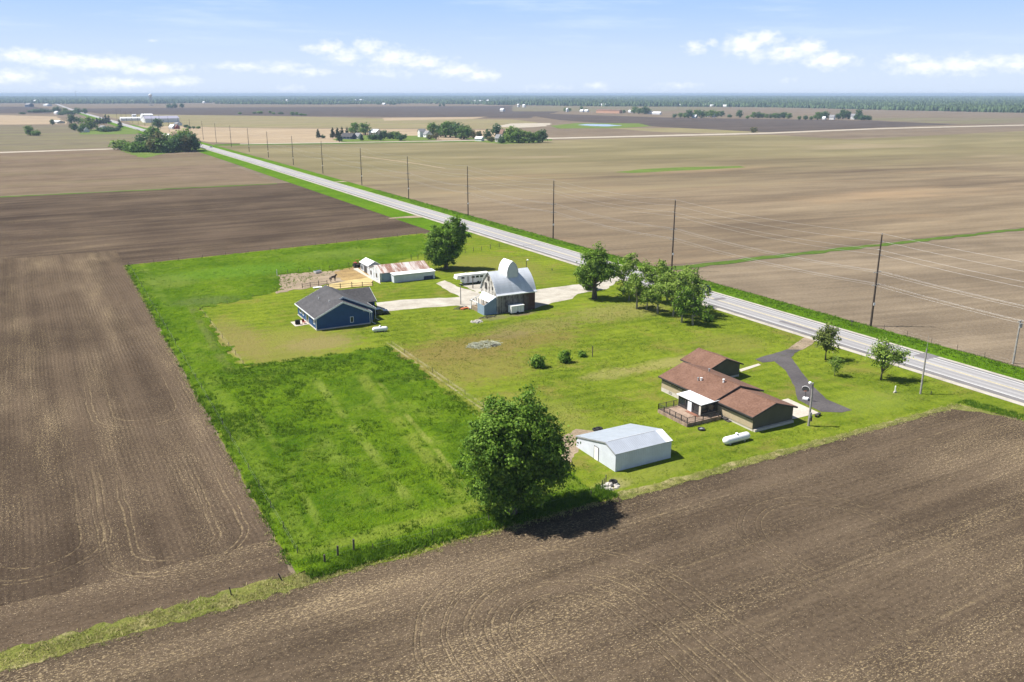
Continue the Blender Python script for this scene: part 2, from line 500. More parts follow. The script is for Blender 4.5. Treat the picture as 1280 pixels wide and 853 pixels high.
M['palebark'] = barkmat('pale_bark', (.22, .20, .17), (.40, .37, .33))
M['glass'] = glassy('window_glass')
M['leaf_dark'] = leafmat('leaf_dark', (.07, .155, .015), (.205, .325, .042))
M['leaf_mid'] = leafmat('leaf_mid', (.08, .165, .017), (.22, .325, .048))
M['leaf_light'] = leafmat('leaf_light', (.12, .205, .026), (.29, .385, .075))
M['leaf_bronze'] = leafmat('leaf_bronze', (.08, .115, .022), (.21, .25, .06))
M['leaf_far'] = leafmat('leaf_far', (.075, .165, .028), (.19, .29, .06))
M['leaf_far_light'] = leafmat('leaf_far_light', (.11, .2, .032), (.25, .35, .065))
M['leaf_far_dark'] = leafmat('leaf_far_dark', (.042, .1, .032), (.11, .195, .06))
M['leaf_far_olive'] = leafmat('leaf_far_olive', (.095, .10, .035), (.2, .19, .07))
M['needles'] = leafmat('needles', (.018, .045, .02), (.05, .095, .04), .2)
M['blade'] = leafmat('grass_blade', (.064, .145, .008), (.172, .27, .014), .35)
M['blade_lawn'] = leafmat('lawn_blade', (.07, .12, .009), (.17, .215, .02), .3)
M['blade_weed'] = leafmat('weed_blade', (.056, .132, .008), (.145, .245, .014), .35)
M['blade_dry'] = leafmat('dry_blade', (.20, .22, .06), (.50, .44, .2), .3)
M['wall_w'] = siding('white_siding', (.74, .74, .73), .2)
M['wall_cream'] = siding('cream_siding', (.60, .56, .48), .2)
M['wall_tan'] = siding('tan_siding', (.42, .34, .23), .22)
M['wall_dark'] = siding('dark_siding', (.10, .094, .07), .22)
M['wall_blue'] = siding('blue_siding', (.025, .076, .195), .16)
M['found'] = paint('foundation_block', (.52, .47, .41), .9, .12)
M['roof_brown'] = shingle('brown_shingle', (.115, .06, .04), (.195, .11, .078))
M['roof_char'] = shingle('charcoal_shingle', (.045, .044, .047), (.095, .092, .096))
M['roof_grey'] = shingle('grey_shingle', (.18, .18, .19), (.27, .27, .28))
M['roof_far_white'] = paint('white_far_roof', (.72, .73, .75), .5, .05)
M['roof_far_brown'] = paint('brown_far_roof', (.2, .12, .09), .8, .1)
M['wall_orange'] = paint('terracotta_wall', (.62, .36, .24), .8, .1)
M['wall_navy'] = paint('navy_wall', (.045, .06, .12), .7, .1)
M['shed_white'] = ribmetal('shed_white_steel', (.61, .645, .70), 0, 'x', .3, .5, .0)
M['metal_white'] = ribmetal('white_steel', (.76, .77, .78), 0, 'x', .3, .45, .0)
M['metal_white_y'] = ribmetal('white_steel_wall', (.74, .75, .76), 0, 'y', .3, .5, .0)
M['metal_shed'] = ribmetal('galvanised_shed_roof', (.52, .56, .62), 0, 'x', .3, .35, .35)
M['metal_barn'] = ribmetal('galvanised_barn_roof', (.62, .65, .70), .0, 'x', .25, .5, .1, panel=.8)
M['metal_rust'] = ribmetal('rusty_steel', (.60, .55, .52), .5, 'x', .3, .6, .1, rustc=(.25, .13, .09))
M['metal_lav'] = ribmetal('lavender_steel', (.36, .35, .43), .0, 'x', .6, .5, .2)
M['barn_front'] = plankwall('barn_boards', (.07, .06, .055), (.27, .25, .23), (.10, .048, .036), -2, 6)
M['barn_gable'] = plankwall('barn_gable_boards', (.085, .075, .065), (.56, .53, .48))
M['barn_side'] = plankwall('old_white_boards', (.25, .27, .29), (.62, .64, .66))
M['blue_tin'] = siding('blue_grey_tin', (.22, .29, .37), .25, 'xy')
M['deck'] = plankwall('deck_boards', (.20, .14, .10), (.34, .25, .19), pw=.14)
M['redwood'] = paint('red_deck', (.22, .10, .065), .8, .15)
M['pine'] = plankwall('straw_boards', (.34, .23, .08), (.62, .47, .2), pw=.6)
M['tank'] = paint('tank_paint', (.80, .80, .80), .35, .03)
M['hide'] = paint('horse_hide', (.035, .02, .014), .6, .25)
M['orange'] = paint('orange_paint', (.55, .17, .07), .6, .15)
M['red'] = paint('red_paint', (.35, .05, .04), .5, .15)
M['brush'] = barkmat('brush_wood', (.24, .25, .18), (.46, .47, .36))
M['rock'] = paint('limestone', (.46, .43, .39), .9, .2)
M['car_dark'] = paint('dark_car_paint', (.012, .018, .035), .25, .1, spec=.6)
M['car_grey'] = paint('grey_car_paint', (.25, .26, .28), .3, .1, spec=.6)
M['lamp_glass'] = paint('lamp_glass', (.75, .78, .74), .3, .05)

# ------------------------------------------------------------------ ground sheets
RNG = random.Random(11)


def jit(pts, step, amp):
    if not step: return pts
    out = []
    n = len(pts)
    for i in range(n):
        a, b = Vector(pts[i]), Vector(pts[(i + 1) % n])
        k = max(1, min(160, int((b - a).length / step)))
        d = (b - a).normalized(); nn = Vector((-d.y, d.x))
        for j in range(k):
            p = a + (b - a) * (j / k)
            if j: p = p + nn * RNG.uniform(-amp, amp)
            out.append((p.x, p.y))
    return out


def sheet(name, pts, mat, z, step=0, amp=0.0, kind='structure'):
    pts = jit(pts, step, amp)
    tris = geometry.tessellate_polygon([[Vector((p[0], p[1], 0)) for p in pts]])
    me = bpy.data.meshes.new(name)
    me.from_pydata([(p[0], p[1], z) for p in pts], [], [tuple(t) for t in tris])
    for p in me.polygons:
        if p.normal.z < 0: p.flip()
    me.update(); me.materials.append(mat)
    return tag(link(name, me), kind=kind)


def pxs(l): return [at(*p) for p in l]


GR = 26000.0
# the plain: one sheet, finely cut near the farm and coarse towards the horizon
ring = [-GR, -9000, -3000, -1000, -300, 0, 300, 1000, 3000, 9000, GR]
gv = [(x, y, 0) for y in ring for x in ring]; n_ = len(ring)
gf = [(j * n_ + i, j * n_ + i + 1, (j + 1) * n_ + i + 1, (j + 1) * n_ + i) for j in range(n_ - 1) for i in range(n_ - 1)]
tag(link('ground', np_mesh('ground', gv, gf, M['soil_brown'])), kind='structure')

FAR = [   # far fields, photo corners of each on the plain
    ('field', [(-60, 134), (40, 133.4), (68, 137), (62, 142), (-60, 142)], 'soil_purple'),
    ('field', [(80, 136), (320, 134.3), (640, 132.6), (700, 140), (660, 148), (320, 144.8), (126, 142.6)], 'soil_purple'),
    ('field', [(126, 142.8), (320, 145), (470, 148), (640, 149.5), (690, 156), (640, 161.5), (320, 160.2), (170, 156.5)], 'soil_olive'),
    ('field', [(480, 147.6), (610, 146.2), (590, 149), (480, 151)], 'soil_bright'),
    ('field', [(172, 157), (320, 160.6), (540, 162), (640, 163), (690, 172.5), (320, 179.5), (262, 178), (195, 164)], 'soil_bright'),
    ('field', [(680, 163), (760, 161), (860, 165), (780, 170), (692, 172)], 'soil_brown'),
    ('field', [(760, 160.4), (860, 160), (960, 165), (900, 167), (830, 165.5)], 'soil_olive'),
    ('field', [(640, 133), (900, 132.8), (1100, 137), (1320, 140), (1320, 141.5), (900, 139.2), (640, 139.5)], 'soil_greyolive'),
    ('field', [(900, 134.2), (1100, 137.2), (1340, 140.5), (1340, 147), (1085, 146.5), (900, 143)], 'soil_brown'),
    ('field', [(1060, 147.5), (1340, 147.6), (1340, 153.4), (1200, 155.2), (1085, 150.5)], 'soil_greyolive'),
    ('field', [(640, 141), (840, 147.3), (1085, 151), (1200, 155.8), (960, 165.6), (840, 159.5), (700, 150.5)], 'soil_purple'),
    ('field', [(968, 168), (1200, 157.4), (1340, 155.5), (1340, 186), (1160, 183), (1060, 174)], 'soil_brown'),
    ('field', [(-60, 142.4), (72, 146), (84, 155.5), (-60, 156.6)], 'soil_bright'),
    ('field', [(-60, 157.2), (150, 157), (172, 166), (190, 174), (146, 184.4), (-60, 191.5)], 'soil_greyolive'),
]
for i, (nm, pp, mt) in enumerate(FAR): sheet(nm, pxs(pp), M[mt], .03 + .002 * i, 40, 4)
sheet('field', pxs([(-90, 193.6), (146, 187.4), (250, 190), (347, 229.3), (-60, 247.5)]), M['soil_tan'], .05, 12, 1.2)
sheet('field', [(-260, 482), (121.2, 478), (121.6, 277.5), (116, 276.5), (17, 264.5), (17, 292), (-260, 296)], M['soil_northwest'], .055, 5, .5)
sheet('field', [(-260, 297.5), (17.2, 293.5), (17.2, 77.2), (-260, 77.2)], M['soil_west'], .06, 2.5, .3)
sheet('field', [(-90, -60), (170, -60), (170, 30), (129, 45), (125.5, 71), (121.4, 76.7), (57, 76.4), (17.5, 76.0), (-90, 75.6)], M['soil_south'], .06, 2, .3)
sheet('field', [(151.5, 189.5), (300, 183.5), (620, 172), (1700, 150), (1700, 640), (1310, 700)] + pxs([(1060, 174.5), (960, 168.6), (690, 175.5), (268, 181.5)]) + [(152, 700)], M['soil_across'], .056, 6, .6)
sheet('field', [(151.5, 20), (620, 0), (1700, 0), (1700, 145), (620, 167), (300, 178), (151.5, 182)], M['soil_east'], .058, 5, .5)
# green waterways and ditches between the fields
sheet('grass_ditch', [(151, 183.6), (300, 179.3), (620, 168.0), (1700, 146.5), (1700, 148.6), (620, 170.8), (300, 182.2), (151, 187.6)], M['ditch'], .075, 4, .9)
sheet('grass_strip', pxs([(768, 215.5), (800, 212), (850, 209.5), (925, 207.8), (932, 209.6), (880, 212.2), (830, 214.6), (790, 216.6)]), M['farm_green'], .08, 10, 1)
sheet('grass_ditch', [(-260, 478.5), (113, 475.5), (114, 479.5), (-260, 483.5)], M['ditch'], .08, 5, .8)
sheet('grass_ditch', pxs([(268, 180.6), (690, 173.9), (690, 176), (268, 182.6)]), M['ditch'], .08, 20, 2)
sheet('grass_strip', pxs([(688, 158), (720, 154), (800, 154.5), (815, 158), (770, 160.5), (700, 161)]), M['farm_green'], .1, 20, 4)
sheet('bare_patch', pxs([(612, 158.5), (640, 154.6), (690, 154), (684, 158), (650, 160)]), M['far_gravel'], .105, 15, 4)
sheet('pond', pxs([(722, 156.4), (735, 155.3), (760, 155.6), (778, 157.2), (760, 158.4), (738, 157.8)]), M['water'], .12, 12, 2)
sheet('yard_grass', pxs([(416, 175), (430, 169.5), (540, 170), (545, 175.6), (430, 177.8)]), M['farm_green'], .11, 10, 2)
sheet('yard_grass', pxs([(580, 173), (640, 171), (682, 178), (630, 180.5), (590, 177)]), M['farm_green'], .11, 10, 2)
sheet('yard_grass', pxs([(98, 168.5), (104, 163), (150, 160), (176, 163), (170, 168)]), M['farm_green'], .11, 10, 2)
sheet('yard_grass', pxs([(150, 189), (175, 184), (250, 181), (258, 187), (205, 192.5), (180, 198)]), M['farm_green'], .11, 8, 2)

sheet('farm_track', pxs([(452, 195.6), (480, 199.1), (520, 204.5), (556, 210.7), (556, 211.3), (520, 205.1), (480, 199.8), (452, 196.3)]), M['soil_bright'], .1, 6, .5)
# roads
sheet('cross_road', pxs([(-60, 192.2), (146, 185.8), (146, 186.9), (-60, 193.6)]), M['far_gravel'], .12, 20, .4)
sheet('cross_road', pxs([(300, 180), (545, 176.3), (690, 172.4), (960, 165.9), (1100, 160.4), (1340, 154.6), (1340, 155.7), (1100, 161.7), (960, 167.6), (690, 174.1), (545, 177.1), (300, 180.8)]), M['far_gravel'], .13, 20, .4)


def ribbon(name, cl, x0, x1, z, mat):
    """strip along the highway between two offsets from its axis"""
    vs = []; fs = []
    for i, (cx, y) in enumerate(cl):
        vs += [(cx + x0, y, z), (cx + x1, y, z)]
        if i: fs.append((2 * i - 2, 2 * i - 1, 2 * i + 1, 2 * i))
    return link(name, np_mesh(name, vs, fs, mat))


ROAD = [(138.6, -80), (138.6, 60), (138.6, 160), (138.4, 320), (138.4, 640), (136.6, 900), (130.5, 1180), (126, 1520), (124, 1800), (108, 2900), (104, 6000)]
for nm, a, b, z, mt in (('verge', -17.5, -5.9, .085, 'verge'), ('verge', 5.6, 12.8, .085, 'verge')):
    seg = [p for p in ROAD if p[1] > 270] if a < 0 else ROAD
    seg = ([(138.4, 268)] + seg) if a < 0 else seg
    tag(ribbon(nm, seg[:8], a, b, z, M[mt]), kind='structure')
tag(ribbon('road', ROAD, -4.9, 5.1, .13, M['highway']), kind='structure')
tag(ribbon('road_shoulder', ROAD, -6.3, -4.4, .11, M['gravel']), kind='structure')
tag(ribbon('road_shoulder', ROAD, 4.9, 5.9, .112, M['gravel']), kind='structure')
tag(ribbon('road_edge_strip', ROAD[:8], -4.9, -3.5, .136, M['asphalt_shoulder']), kind='structure')
tag(ribbon('road_edge_strip', ROAD[:5], 4.35, 4.9, .136, M['asphalt_shoulder']), kind='structure')
tag(ribbon('road_line', ROAD[:7], -3.42, -3.27, .14, M['line_white']), kind='structure')
tag(ribbon('road_line', ROAD[:7], 4.0, 4.15, .14, M['line_white']), kind='structure')
for a in (.22, .5): tag(ribbon('road_line', ROAD[:7], a, a + .13, .14, M['line_yellow']), kind='structure')
for (px, py, w, l) in ((899, 374.5, 3.4, 1.6), (1158, 446, 3.6, 3.0), (662, 307, 7.6, .5), (1006, 411.5, 1.2, 14)):
    x, y = at(px, py)
    sheet('road_patch', [(x - w / 2, y - l / 2), (x + w / 2, y - l / 2), (x + w / 2, y + l / 2), (x - w / 2, y + l / 2)], M['patch'], .144, .6, .1)
for (x, y) in ((128, 318), (146, 470)):
    sheet('field_entrance', [(x - 9 if x < 138 else x - 3, y - .2), (x + 4.4, y - 3), (x + 4.4, y + 4), (x - 9 if x < 138 else x - 3, y + 1.6)], M['dirt'], .105, 2, .5)

# the farmstead's lawn, pasture and hard standings
LAWN = [(17.3, 265.5), (60, 270.5), (116, 278), (119, 272), (132.6, 268), (132.6, 40), (129.5, 45), (126, 71), (121.5, 76.6), (57, 76.4), (17.8, 76.0), (17.5, 80)]
sheet('lawn', LAWN, M['lawn'], .07, 2, .35)
NP_PAST = [(17.3, 264.5), (60, 269.5), (115, 276), (110, 246), (86, 231), (74, 229), (62, 221), (47.5, 209.5), (27.8, 200.2), (27.2, 152.4), (55.2, 151.2), (54.6, 100), (55.5, 77.2), (17.6, 77.2)]


def pip(px, py, poly):
    ins = np.zeros(px.shape, bool); n = len(poly); j = n - 1
    for i in range(n):
        xi, yi = poly[i]; xj, yj = poly[j]
        with np.errstate(divide='ignore', invalid='ignore'):
            c = ((yi > py) != (yj > py)) & (px < (xj - xi) * (py - yi) / (yj - yi) + xi)
        ins ^= c; j = i
    return ins


NR = np.random.default_rng(5)


def vnoise(x, y, s, seed=0):
    """value noise on a lattice of size s"""
    r = np.random.default_rng(seed).random((256, 256))
    fx, fy = x / s, y / s
    ix, iy = np.floor(fx).astype(int), np.floor(fy).astype(int)
    tx, ty = fx - ix, fy - iy
    tx, ty = tx * tx * (3 - 2 * tx), ty * ty * (3 - 2 * ty)
    a, b, c, d = r[iy % 256, ix % 256], r[iy % 256, (ix + 1) % 256], r[(iy + 1) % 256, ix % 256], r[(iy + 1) % 256, (ix + 1) % 256]
    return (a * (1 - tx) + b * tx) * (1 - ty) + (c * (1 - tx) + d * tx) * ty


gx = np.arange(17, 116, .45); gy = np.arange(76, 278, .45)
X, Y = np.meshgrid(gx, gy)
Z = .09 + .5 * (vnoise(X, Y, 1.5, 1) * vnoise(X, Y, 7, 2)) ** 1.3 + .16 * vnoise(X, Y, .75, 3)
CORRAL = pxs([(347, 345), (362, 343), (400, 340.5), (447, 333), (470, 344), (460, 348.5), (420, 355.5), (388, 360), (362, 364), (347, 367), (351, 360)])
warp = np.where(X > 20, 1.0, .2)
def soft(msk):
    q = msk.astype(float)
    for _ in range(5):
        q = (np.roll(q, 1, 0) + np.roll(q, -1, 0) + np.roll(q, 1, 1) + np.roll(q, -1, 1) + q) / 5
    return np.clip((q - .45) * 1.9, 0, 1)


ok = (pip(X + .25 + (vnoise(X, Y, 1.8, 41) - .5) * 3.2 * warp, Y + .25 + (vnoise(X, Y, 1.8, 42) - .5) * 2.6, NP_PAST) & ~pip(X + (vnoise(X, Y, 1.8, 43) - .5) * 2, Y, CORRAL))[:-1, :-1]
full = np.zeros(X.shape, bool); full[:-1, :-1] = ok
Z = .074 + (Z - .074) * soft(full)
idx = np.arange(X.size).reshape(X.shape)
F = np.stack([idx[:-1, :-1][ok], idx[:-1, 1:][ok], idx[1:, 1:][ok], idx[1:, :-1][ok]], 1)
used, inv = np.unique(F, return_inverse=True)
tag(link('pasture', np_mesh('pasture', np.stack([X.ravel(), Y.ravel(), Z.ravel()], 1)[used], inv.reshape(F.shape), M['pasture'], True)), kind='structure')


def tufts(name, px, py, h, spread, blades, mat, lean=.5, width=.06, z=.1):
    n = len(px); k = blades
    a = NR.random((n, k)) * 2 * pi; r = np.sqrt(NR.random((n, k))) * spread[:, None]
    bx = px[:, None] + r * np.cos(a); by = py[:, None] + r * np.sin(a)
    hh = h[:, None] * (.6 + .6 * NR.random((n, k)))
    t = NR.random((n, k)) * 2 * pi; l = hh * lean * NR.random((n, k))
    wv = width * (.7 + .6 * NR.random((n, k))); wa = NR.random((n, k)) * pi
    V0 = np.stack([bx - wv * np.cos(wa), by - wv * np.sin(wa), np.full_like(bx, z - .05)], -1)
    V1 = np.stack([bx + wv * np.cos(wa), by + wv * np.sin(wa), np.full_like(bx, z - .05)], -1)
    V2 = np.stack([bx + l * np.cos(t), by + l * np.sin(t), z + hh], -1)
    Vv = np.stack([V0, V1, V2], 2).reshape(-1, 3)
    return tag(link(name, np_mesh(name, Vv, np.arange(len(Vv)).reshape(-1, 3), mat)), kind='stuff')


def scatter(n, x0, x1, y0, y1, poly=None, dens=None):
    x = NR.uniform(x0, x1, n); y = NR.uniform(y0, y1, n)
    k = np.ones(n, bool)
    if poly is not None: k &= pip(x, y, poly)
    if dens is not None: k &= NR.random(n) < dens(x, y)
    return x[k], y[k]


clump = lambda x, y: np.clip((vnoise(x, y, 2.4, 7) * .6 + vnoise(x, y, 9, 8) * .6 - .45) * 3, 0.04, 1)
x, y = scatter(22000, 17, 60, 77, 152, NP_PAST, clump)
tufts('pasture_grass', x, y, NR.uniform(.14, .38, len(x)), NR.uniform(.15, .4, len(x)), 7, M['blade'], 1.0, .05, .22)
x, y = scatter(16000, 17, 116, 150, 278, NP_PAST, clump)
tufts('pasture_grass', x, y, NR.uniform(.1, .28, len(x)), NR.uniform(.2, .5, len(x)), 5, M['blade'], 1.5, .08, .18)
x, y = scatter(42000, 54, 131, 78, 175, LAWN, lambda x, y: np.clip((vnoise(x, y, 1.7, 15) * .7 + vnoise(x, y, 7, 16) * .5 - .35) * 2.5, .02, 1))
ok = ~(((x > 59) & (x < 72) & (y > 80) & (y < 98)) | ((x > 78) & (x < 104) & (y > 82) & (y < 112)) | ((x > 96) & (y < 120) & (x < 118) & (y > 80)) | ((y > 158) & (x > 76)) | pip(x, y, NP_PAST))
tufts('lawn_grass', x[ok], y[ok], NR.uniform(.06, .16, ok.sum()), NR.uniform(.15, .4, ok.sum()), 4, M['blade_lawn'], 1.6, .05, .07)
x1, y1 = scatter(5200, 17.2, 20.2, 79, 265, None, lambda x, y: .45 * np.clip(1.1 - (x - 17.2) / 3, .05, 1) * (vnoise(x, y, 4, 9) * 1.1))
x2, y2 = scatter(5200, 18.5, 57, 76.6, 80.4, None, lambda x, y: np.clip(1.15 - np.abs(y - 77.8) / 2.2, .05, 1) * (vnoise(x, y, 4, 10) * .9 + .3))
tufts('tall_weeds', np.concatenate([x1, x2]), np.concatenate([y1, y2]), NR.uniform(.22, .6, len(x1) + len(x2)), NR.uniform(.2, .55, len(x1) + len(x2)), 9, M['blade_weed'], 1.3, .07, .1)
x, y = scatter(8500, -60, 22, 74.8, 79.2, None, lambda x, y: np.clip(1.2 - np.abs(y - 76.9 - (x - 17) * .01) / 1.7, 0, 1) * (vnoise(x, y, 3, 31) * .9 + .2))
x3, y3 = scatter(2600, 17, 124, 75.2, 77.2, None, lambda x, y: np.clip(1.2 - np.abs(y - 76.2) / .9, 0, 1))
x4, y4 = scatter(900, 122, 131, 45, 77, [(121, 77), (124, 77), (131, 45), (128.6, 45), (125, 70)])
x5, y5 = scatter(900, 16.6, 17.8, 80, 265)
sheet('dry_verge', [(-90, 74.2), (17.6, 75.6), (26, 76.2), (22, 77.6), (17.4, 78.5), (-90, 78.2)], M['dry_verge'], .08, .45, .42)
sheet('dry_verge', [(121, 76.6), (124.2, 76), (130, 48), (128.8, 46), (125.4, 70)], M['dry_verge'], .085, 1.5, .4)
sheet('dry_verge', [(57, 75.4), (121, 75.8), (121, 76.9), (90, 77.1), (57, 77.4)], M['dry_verge'], .083, 1.2, .3)
xs_ = np.concatenate([x, x3, x4, x5]); ys_ = np.concatenate([y, y3, y4, y5])
tufts('dry_grass', xs_, ys_, NR.uniform(.08, .26, len(xs_)), NR.uniform(.15, .45, len(xs_)), 7, M['blade_dry'], 2.2, .045, .08)
x, y = scatter(9000, 144.6, 151.6, 40, 420, None, lambda x, y: np.clip((x - 144) / 5, .15, 1) * np.clip(1.3 - y / 400, .3, 1))
x6, y6 = scatter(2600, 124.5, 131, 40, 78, [(124.5, 77), (127.5, 77), (131, 50), (131, 40), (130, 45)])
x, y = np.concatenate([x, x6]), np.concatenate([y, y6])
tufts('verge_grass', x, y, NR.uniform(.12, .34, len(x)), NR.uniform(.25, .6, len(x)), 9, M['blade_weed'], 1.4, .055, .1)

# drives and yards
sheet('gravel_drive', pxs([(470, 379), (500, 375.5), (540, 373.6), (575, 371.8), (560, 364), (545, 355), (556, 351), (575, 360), (598, 366), (612, 372), (606, 392), (592, 388), (572, 382.5), (530, 385), (488, 389.5), (470, 390)]), M['gravel'], .09, 1.6, .3)
sheet('gravel_drive', pxs([(664, 363.5), (690, 360), (716, 356.5), (735, 356), (770, 341), (790, 330), (800, 336), (772, 352), (758, 362), (722, 368), (716, 374), (690, 379), (664, 388)]), M['gravel'], .09, 1.6, .3)
sheet('trailer_pad', pxs([(574, 355), (606, 356), (612, 364), (596, 366)]), M['gravel'], .095, 1.5, .25)
sheet('corral_dirt', pxs([(346, 345), (362, 343), (400, 340.5), (445, 336), (470, 344), (460, 348.5), (420, 355.5), (388, 360), (362, 364), (346, 368), (350, 360)]), M['dirt'], .12, 1.3, 1.1)
sheet('straw_bedding', pxs([(418, 341.5), (440, 334.5), (448, 332), (470, 345), (464, 350), (432, 351.5), (420, 347.5)]), M['old_straw'], .135, 1.2, .8)
sheet('straw_bedding', pxs([(404, 361.5), (411, 356.5), (432, 351.8), (461, 347.6), (465.5, 349), (466, 357.8), (440, 359.5), (420, 362)]), M['straw'], .15, 1.2, .45)
sheet('concrete_apron', pxs([(441, 337), (447, 335.6), (459, 344.6), (473, 350), (476, 356), (467, 351.5)]), M['concrete'], .16, 0, 0)
sheet('gravel_pad', [(52.5, 83.6), (60.5, 81.8), (61, 92.4), (57, 96), (66, 95.4), (65.5, 93), (60.5, 92.3), (53.4, 91.6)][0:1] + [(55.2, 85.8), (61.2, 91.4), (66.5, 95.5), (64.5, 97.4), (58.5, 94.5), (54.6, 90.5)], M['dirt'], .085, .8, .2)
sheet('asphalt_drive', pxs([(944, 450), (950, 447.5), (975, 440.5), (986, 436.8), (1002, 431), (1010, 433.5), (993, 442.5), (989, 448), (1000, 463), (1013, 480), (1033, 500), (1065, 513.5), (1052, 516.5), (1026, 515.5), (997, 500.5), (994, 486), (982, 464), (968, 452.5), (953, 454)]), M['asphalt_new'], .1, 1.2, .08)
sheet('drive_entry', pxs([(984, 437.5), (1001, 425.5), (1008, 420.5), (1022, 424.5), (1013, 432.5), (1003, 438)]), M['dirt'], .105, 1.0, .1)
sheet('concrete_drive', [(95.2, 84.6), (101.4, 84.6), (102.0, 91.6), (95.2, 91.4)], M['concrete'], .107)
sheet('footpath', pxs([(924, 462.5), (948, 455.3), (951, 457), (926, 465.5)]), M['concrete'], .1)
sheet('patio', [(43.0, 174.6), (46.1, 175.0), (46.1, 179.1), (43.0, 178.8)], M['concrete'], .14)
sheet('bare_patch', pxs([(1040, 440), (1042, 441), (1041, 442)]), M['dirt'], .08)


# ------------------------------------------------------------------ building pieces
def window(root, o, c, face, w, h, fm=None, t=.08, label=None):
    """frame (part) with a glass pane (sub-part) standing proud of a wall; face: '-x', '-y', '+x'"""
    fm = fm or M['trim']
    x, y, z = c
    f = MB(o); p = MB(o)
    e = .09
    def bx(mb, a0, a1, z0, z1, d0, d1):
        if face == '-x': mb.box(x - d1, x - d0, y + a0, y + a1, z + z0, z + z1)
        elif face == '+x': mb.box(x + d0, x + d1, y + a0, y + a1, z + z0, z + z1)
        else: mb.box(x + a0, x + a1, y - d1, y - d0, z + z0, z + z1)
    bx(f, -w / 2, -w / 2 + e, -h / 2, h / 2, 0, t); bx(f, w / 2 - e, w / 2, -h / 2, h / 2, 0, t)
    bx(f, -w / 2 + e, w / 2 - e, -h / 2, -h / 2 + e, 0, t); bx(f, -w / 2 + e, w / 2 - e, h / 2 - e, h / 2, 0, t)
    bx(p, -w / 2 + e, w / 2 - e, -h / 2 + e, h / 2 - e, 0, t * .5)
    fo = f.build('window', fm, root)
    p.build('pane', M['glass'], fo)
    return fo


def gable_walls(o, x0, x1, y0, y1, ze, zr, axis, rid, z0=0.0, ze2=None):
    ze2 = ze if ze2 is None else ze2
    m = MB(o)
    if axis == 'y':
        r = [(x0, z0), (x1, z0), (x1, ze2), (rid, zr), (x0, ze)]
        m.prism([(a, y0, b) for a, b in r], [(a, y1, b) for a, b in r])
    else:
        r = [(y0, z0), (y1, z0), (y1, ze2), (rid, zr), (y0, ze)]
        m.prism([(x0, a, b) for a, b in r], [(x1, a, b) for a, b in r])
    return m


def gable_roof(o, x0, x1, y0, y1, ze, zr, axis, rid, ov=.45, og=.35, t=.14, ze2=None, lift=.05):
    ze2 = ze if ze2 is None else ze2
    m = MB(o)
    if axis == 'y': a0, a1, b0, b1 = x0, x1, y0 - og, y1 + og
    else: a0, a1, b0, b1 = y0, y1, x0 - og, x1 + og
    for (e, z, s) in ((a0, ze, -1), (a1, ze2, 1)):
        sl = (zr - z) / abs(rid - e)
        ee, zz = e + s * ov, z - sl * ov
        q = [(ee, b0, zz), (rid, b0, zr), (rid, b1, zr), (ee, b1, zz)]
        q = [(p[0], p[1], p[2] + t + lift) for p in q]
        if axis == 'x': q = [(p[1], p[0], p[2]) for p in q]
        m.slab(q, t)
    return m


def rakes(o, x0, x1, y0, y1, ze, zr, axis, rid, ov=.45, og=.35, t=.14, w=.22, ze2=None, lift=.05, gut=True, ends=(0, 1)):
    """fascia and rake boards just under and outside the roof edge"""
    ze2 = ze if ze2 is None else ze2
    m = MB(o)
    if axis == 'y': a0, a1, b0, b1 = x0, x1, y0 - og, y1 + og
    else: a0, a1, b0, b1 = y0, y1, x0 - og, x1 + og
    sw = (lambda p: p) if axis == 'y' else (lambda p: (p[1], p[0], p[2]))
    for (e, z, s) in ((a0, ze, -1), (a1, ze2, 1)):
        sl = (zr - z) / abs(rid - e); ee, zz = e + s * ov, z - sl * ov
        for b, d in [((b0, -1), (b1, 1))[k] for k in ends]:
            r0 = [(ee, zz + t + lift - .01), (rid, zr + t + lift - .01), (rid, zr + lift - w), (ee, zz + lift - w)]
            m.prism([sw((p[0], b + d * .012, p[1])) for p in r0], [sw((p[0], b + d * .06, p[1])) for p in r0])
        if gut:
            g = [(ee + s * .012, zz + t + lift - .03), (ee + s * .1, zz + t + lift - .03), (ee + s * .1, zz + lift - w * .6), (ee + s * .012, zz + lift - w * .6)]
            m.prism([sw((p[0], b0 - .05, p[1])) for p in g], [sw((p[0], b1 + .05, p[1])) for p in g])
    return m


# ------------------------------------------------------------------ brown ranch house
O = (90.8, 95, 0)
t = thing('ranch_house', 'long tan and dark brown ranch house with brown shingled roofs beside the highway', 'house', O)
vols = [(86.8, 94.9, 84.0, 91.55, 2.5, 3.75, 90.85), (86.2, 95.5, 91.6, 104.6, 2.65, 4.15, 90.85), (96.0, 103.0, 104.0, 110.7, 2.45, 3.8, 99.5)]
for i, (x0, x1, y0, y1, ze, zr, rd) in enumerate(vols):
    w = gable_walls(O, x0, x1, y0, y1, ze, zr, 'y', rd, .45).build('wall', M['wall_dark'], t)
    MB(O).box(x0 + .02, x1 - .02, y0 + .02, y1 - .02, 0, .46).build('foundation', M['found'], t)
    gable_roof(O, x0, x1, y0, y1, ze, zr, 'y', rd, .5, .3).build('roof', M['roof_brown'], t)
    rakes(O, x0, x1, y0, y1, ze, zr, 'y', rd, .5, .3, w=.12).build('fascia', M['darkmetal'], t)
    MB(O).tube([(rd, y0 - .25, zr + .2), (rd, y1 + .25, zr + .2)], .06, 5).build('ridge_cap', M['roof_brown'], t)
    if i == 0: MB(O).box(x0 - .05, x0 - .003, y0 + .05, y1, .47, 1.75).build('siding', M['wall_tan'], t)
    if i == 1: MB(O).box(x0 - .05, x0 - .003, 97.0, y1 - .02, .75, 1.95).build('siding', M['wall_tan'], t)
MB(O).box(86.16, 86.19, 97, 104.58, .0, .74).build('foundation_face', M['found'], t)
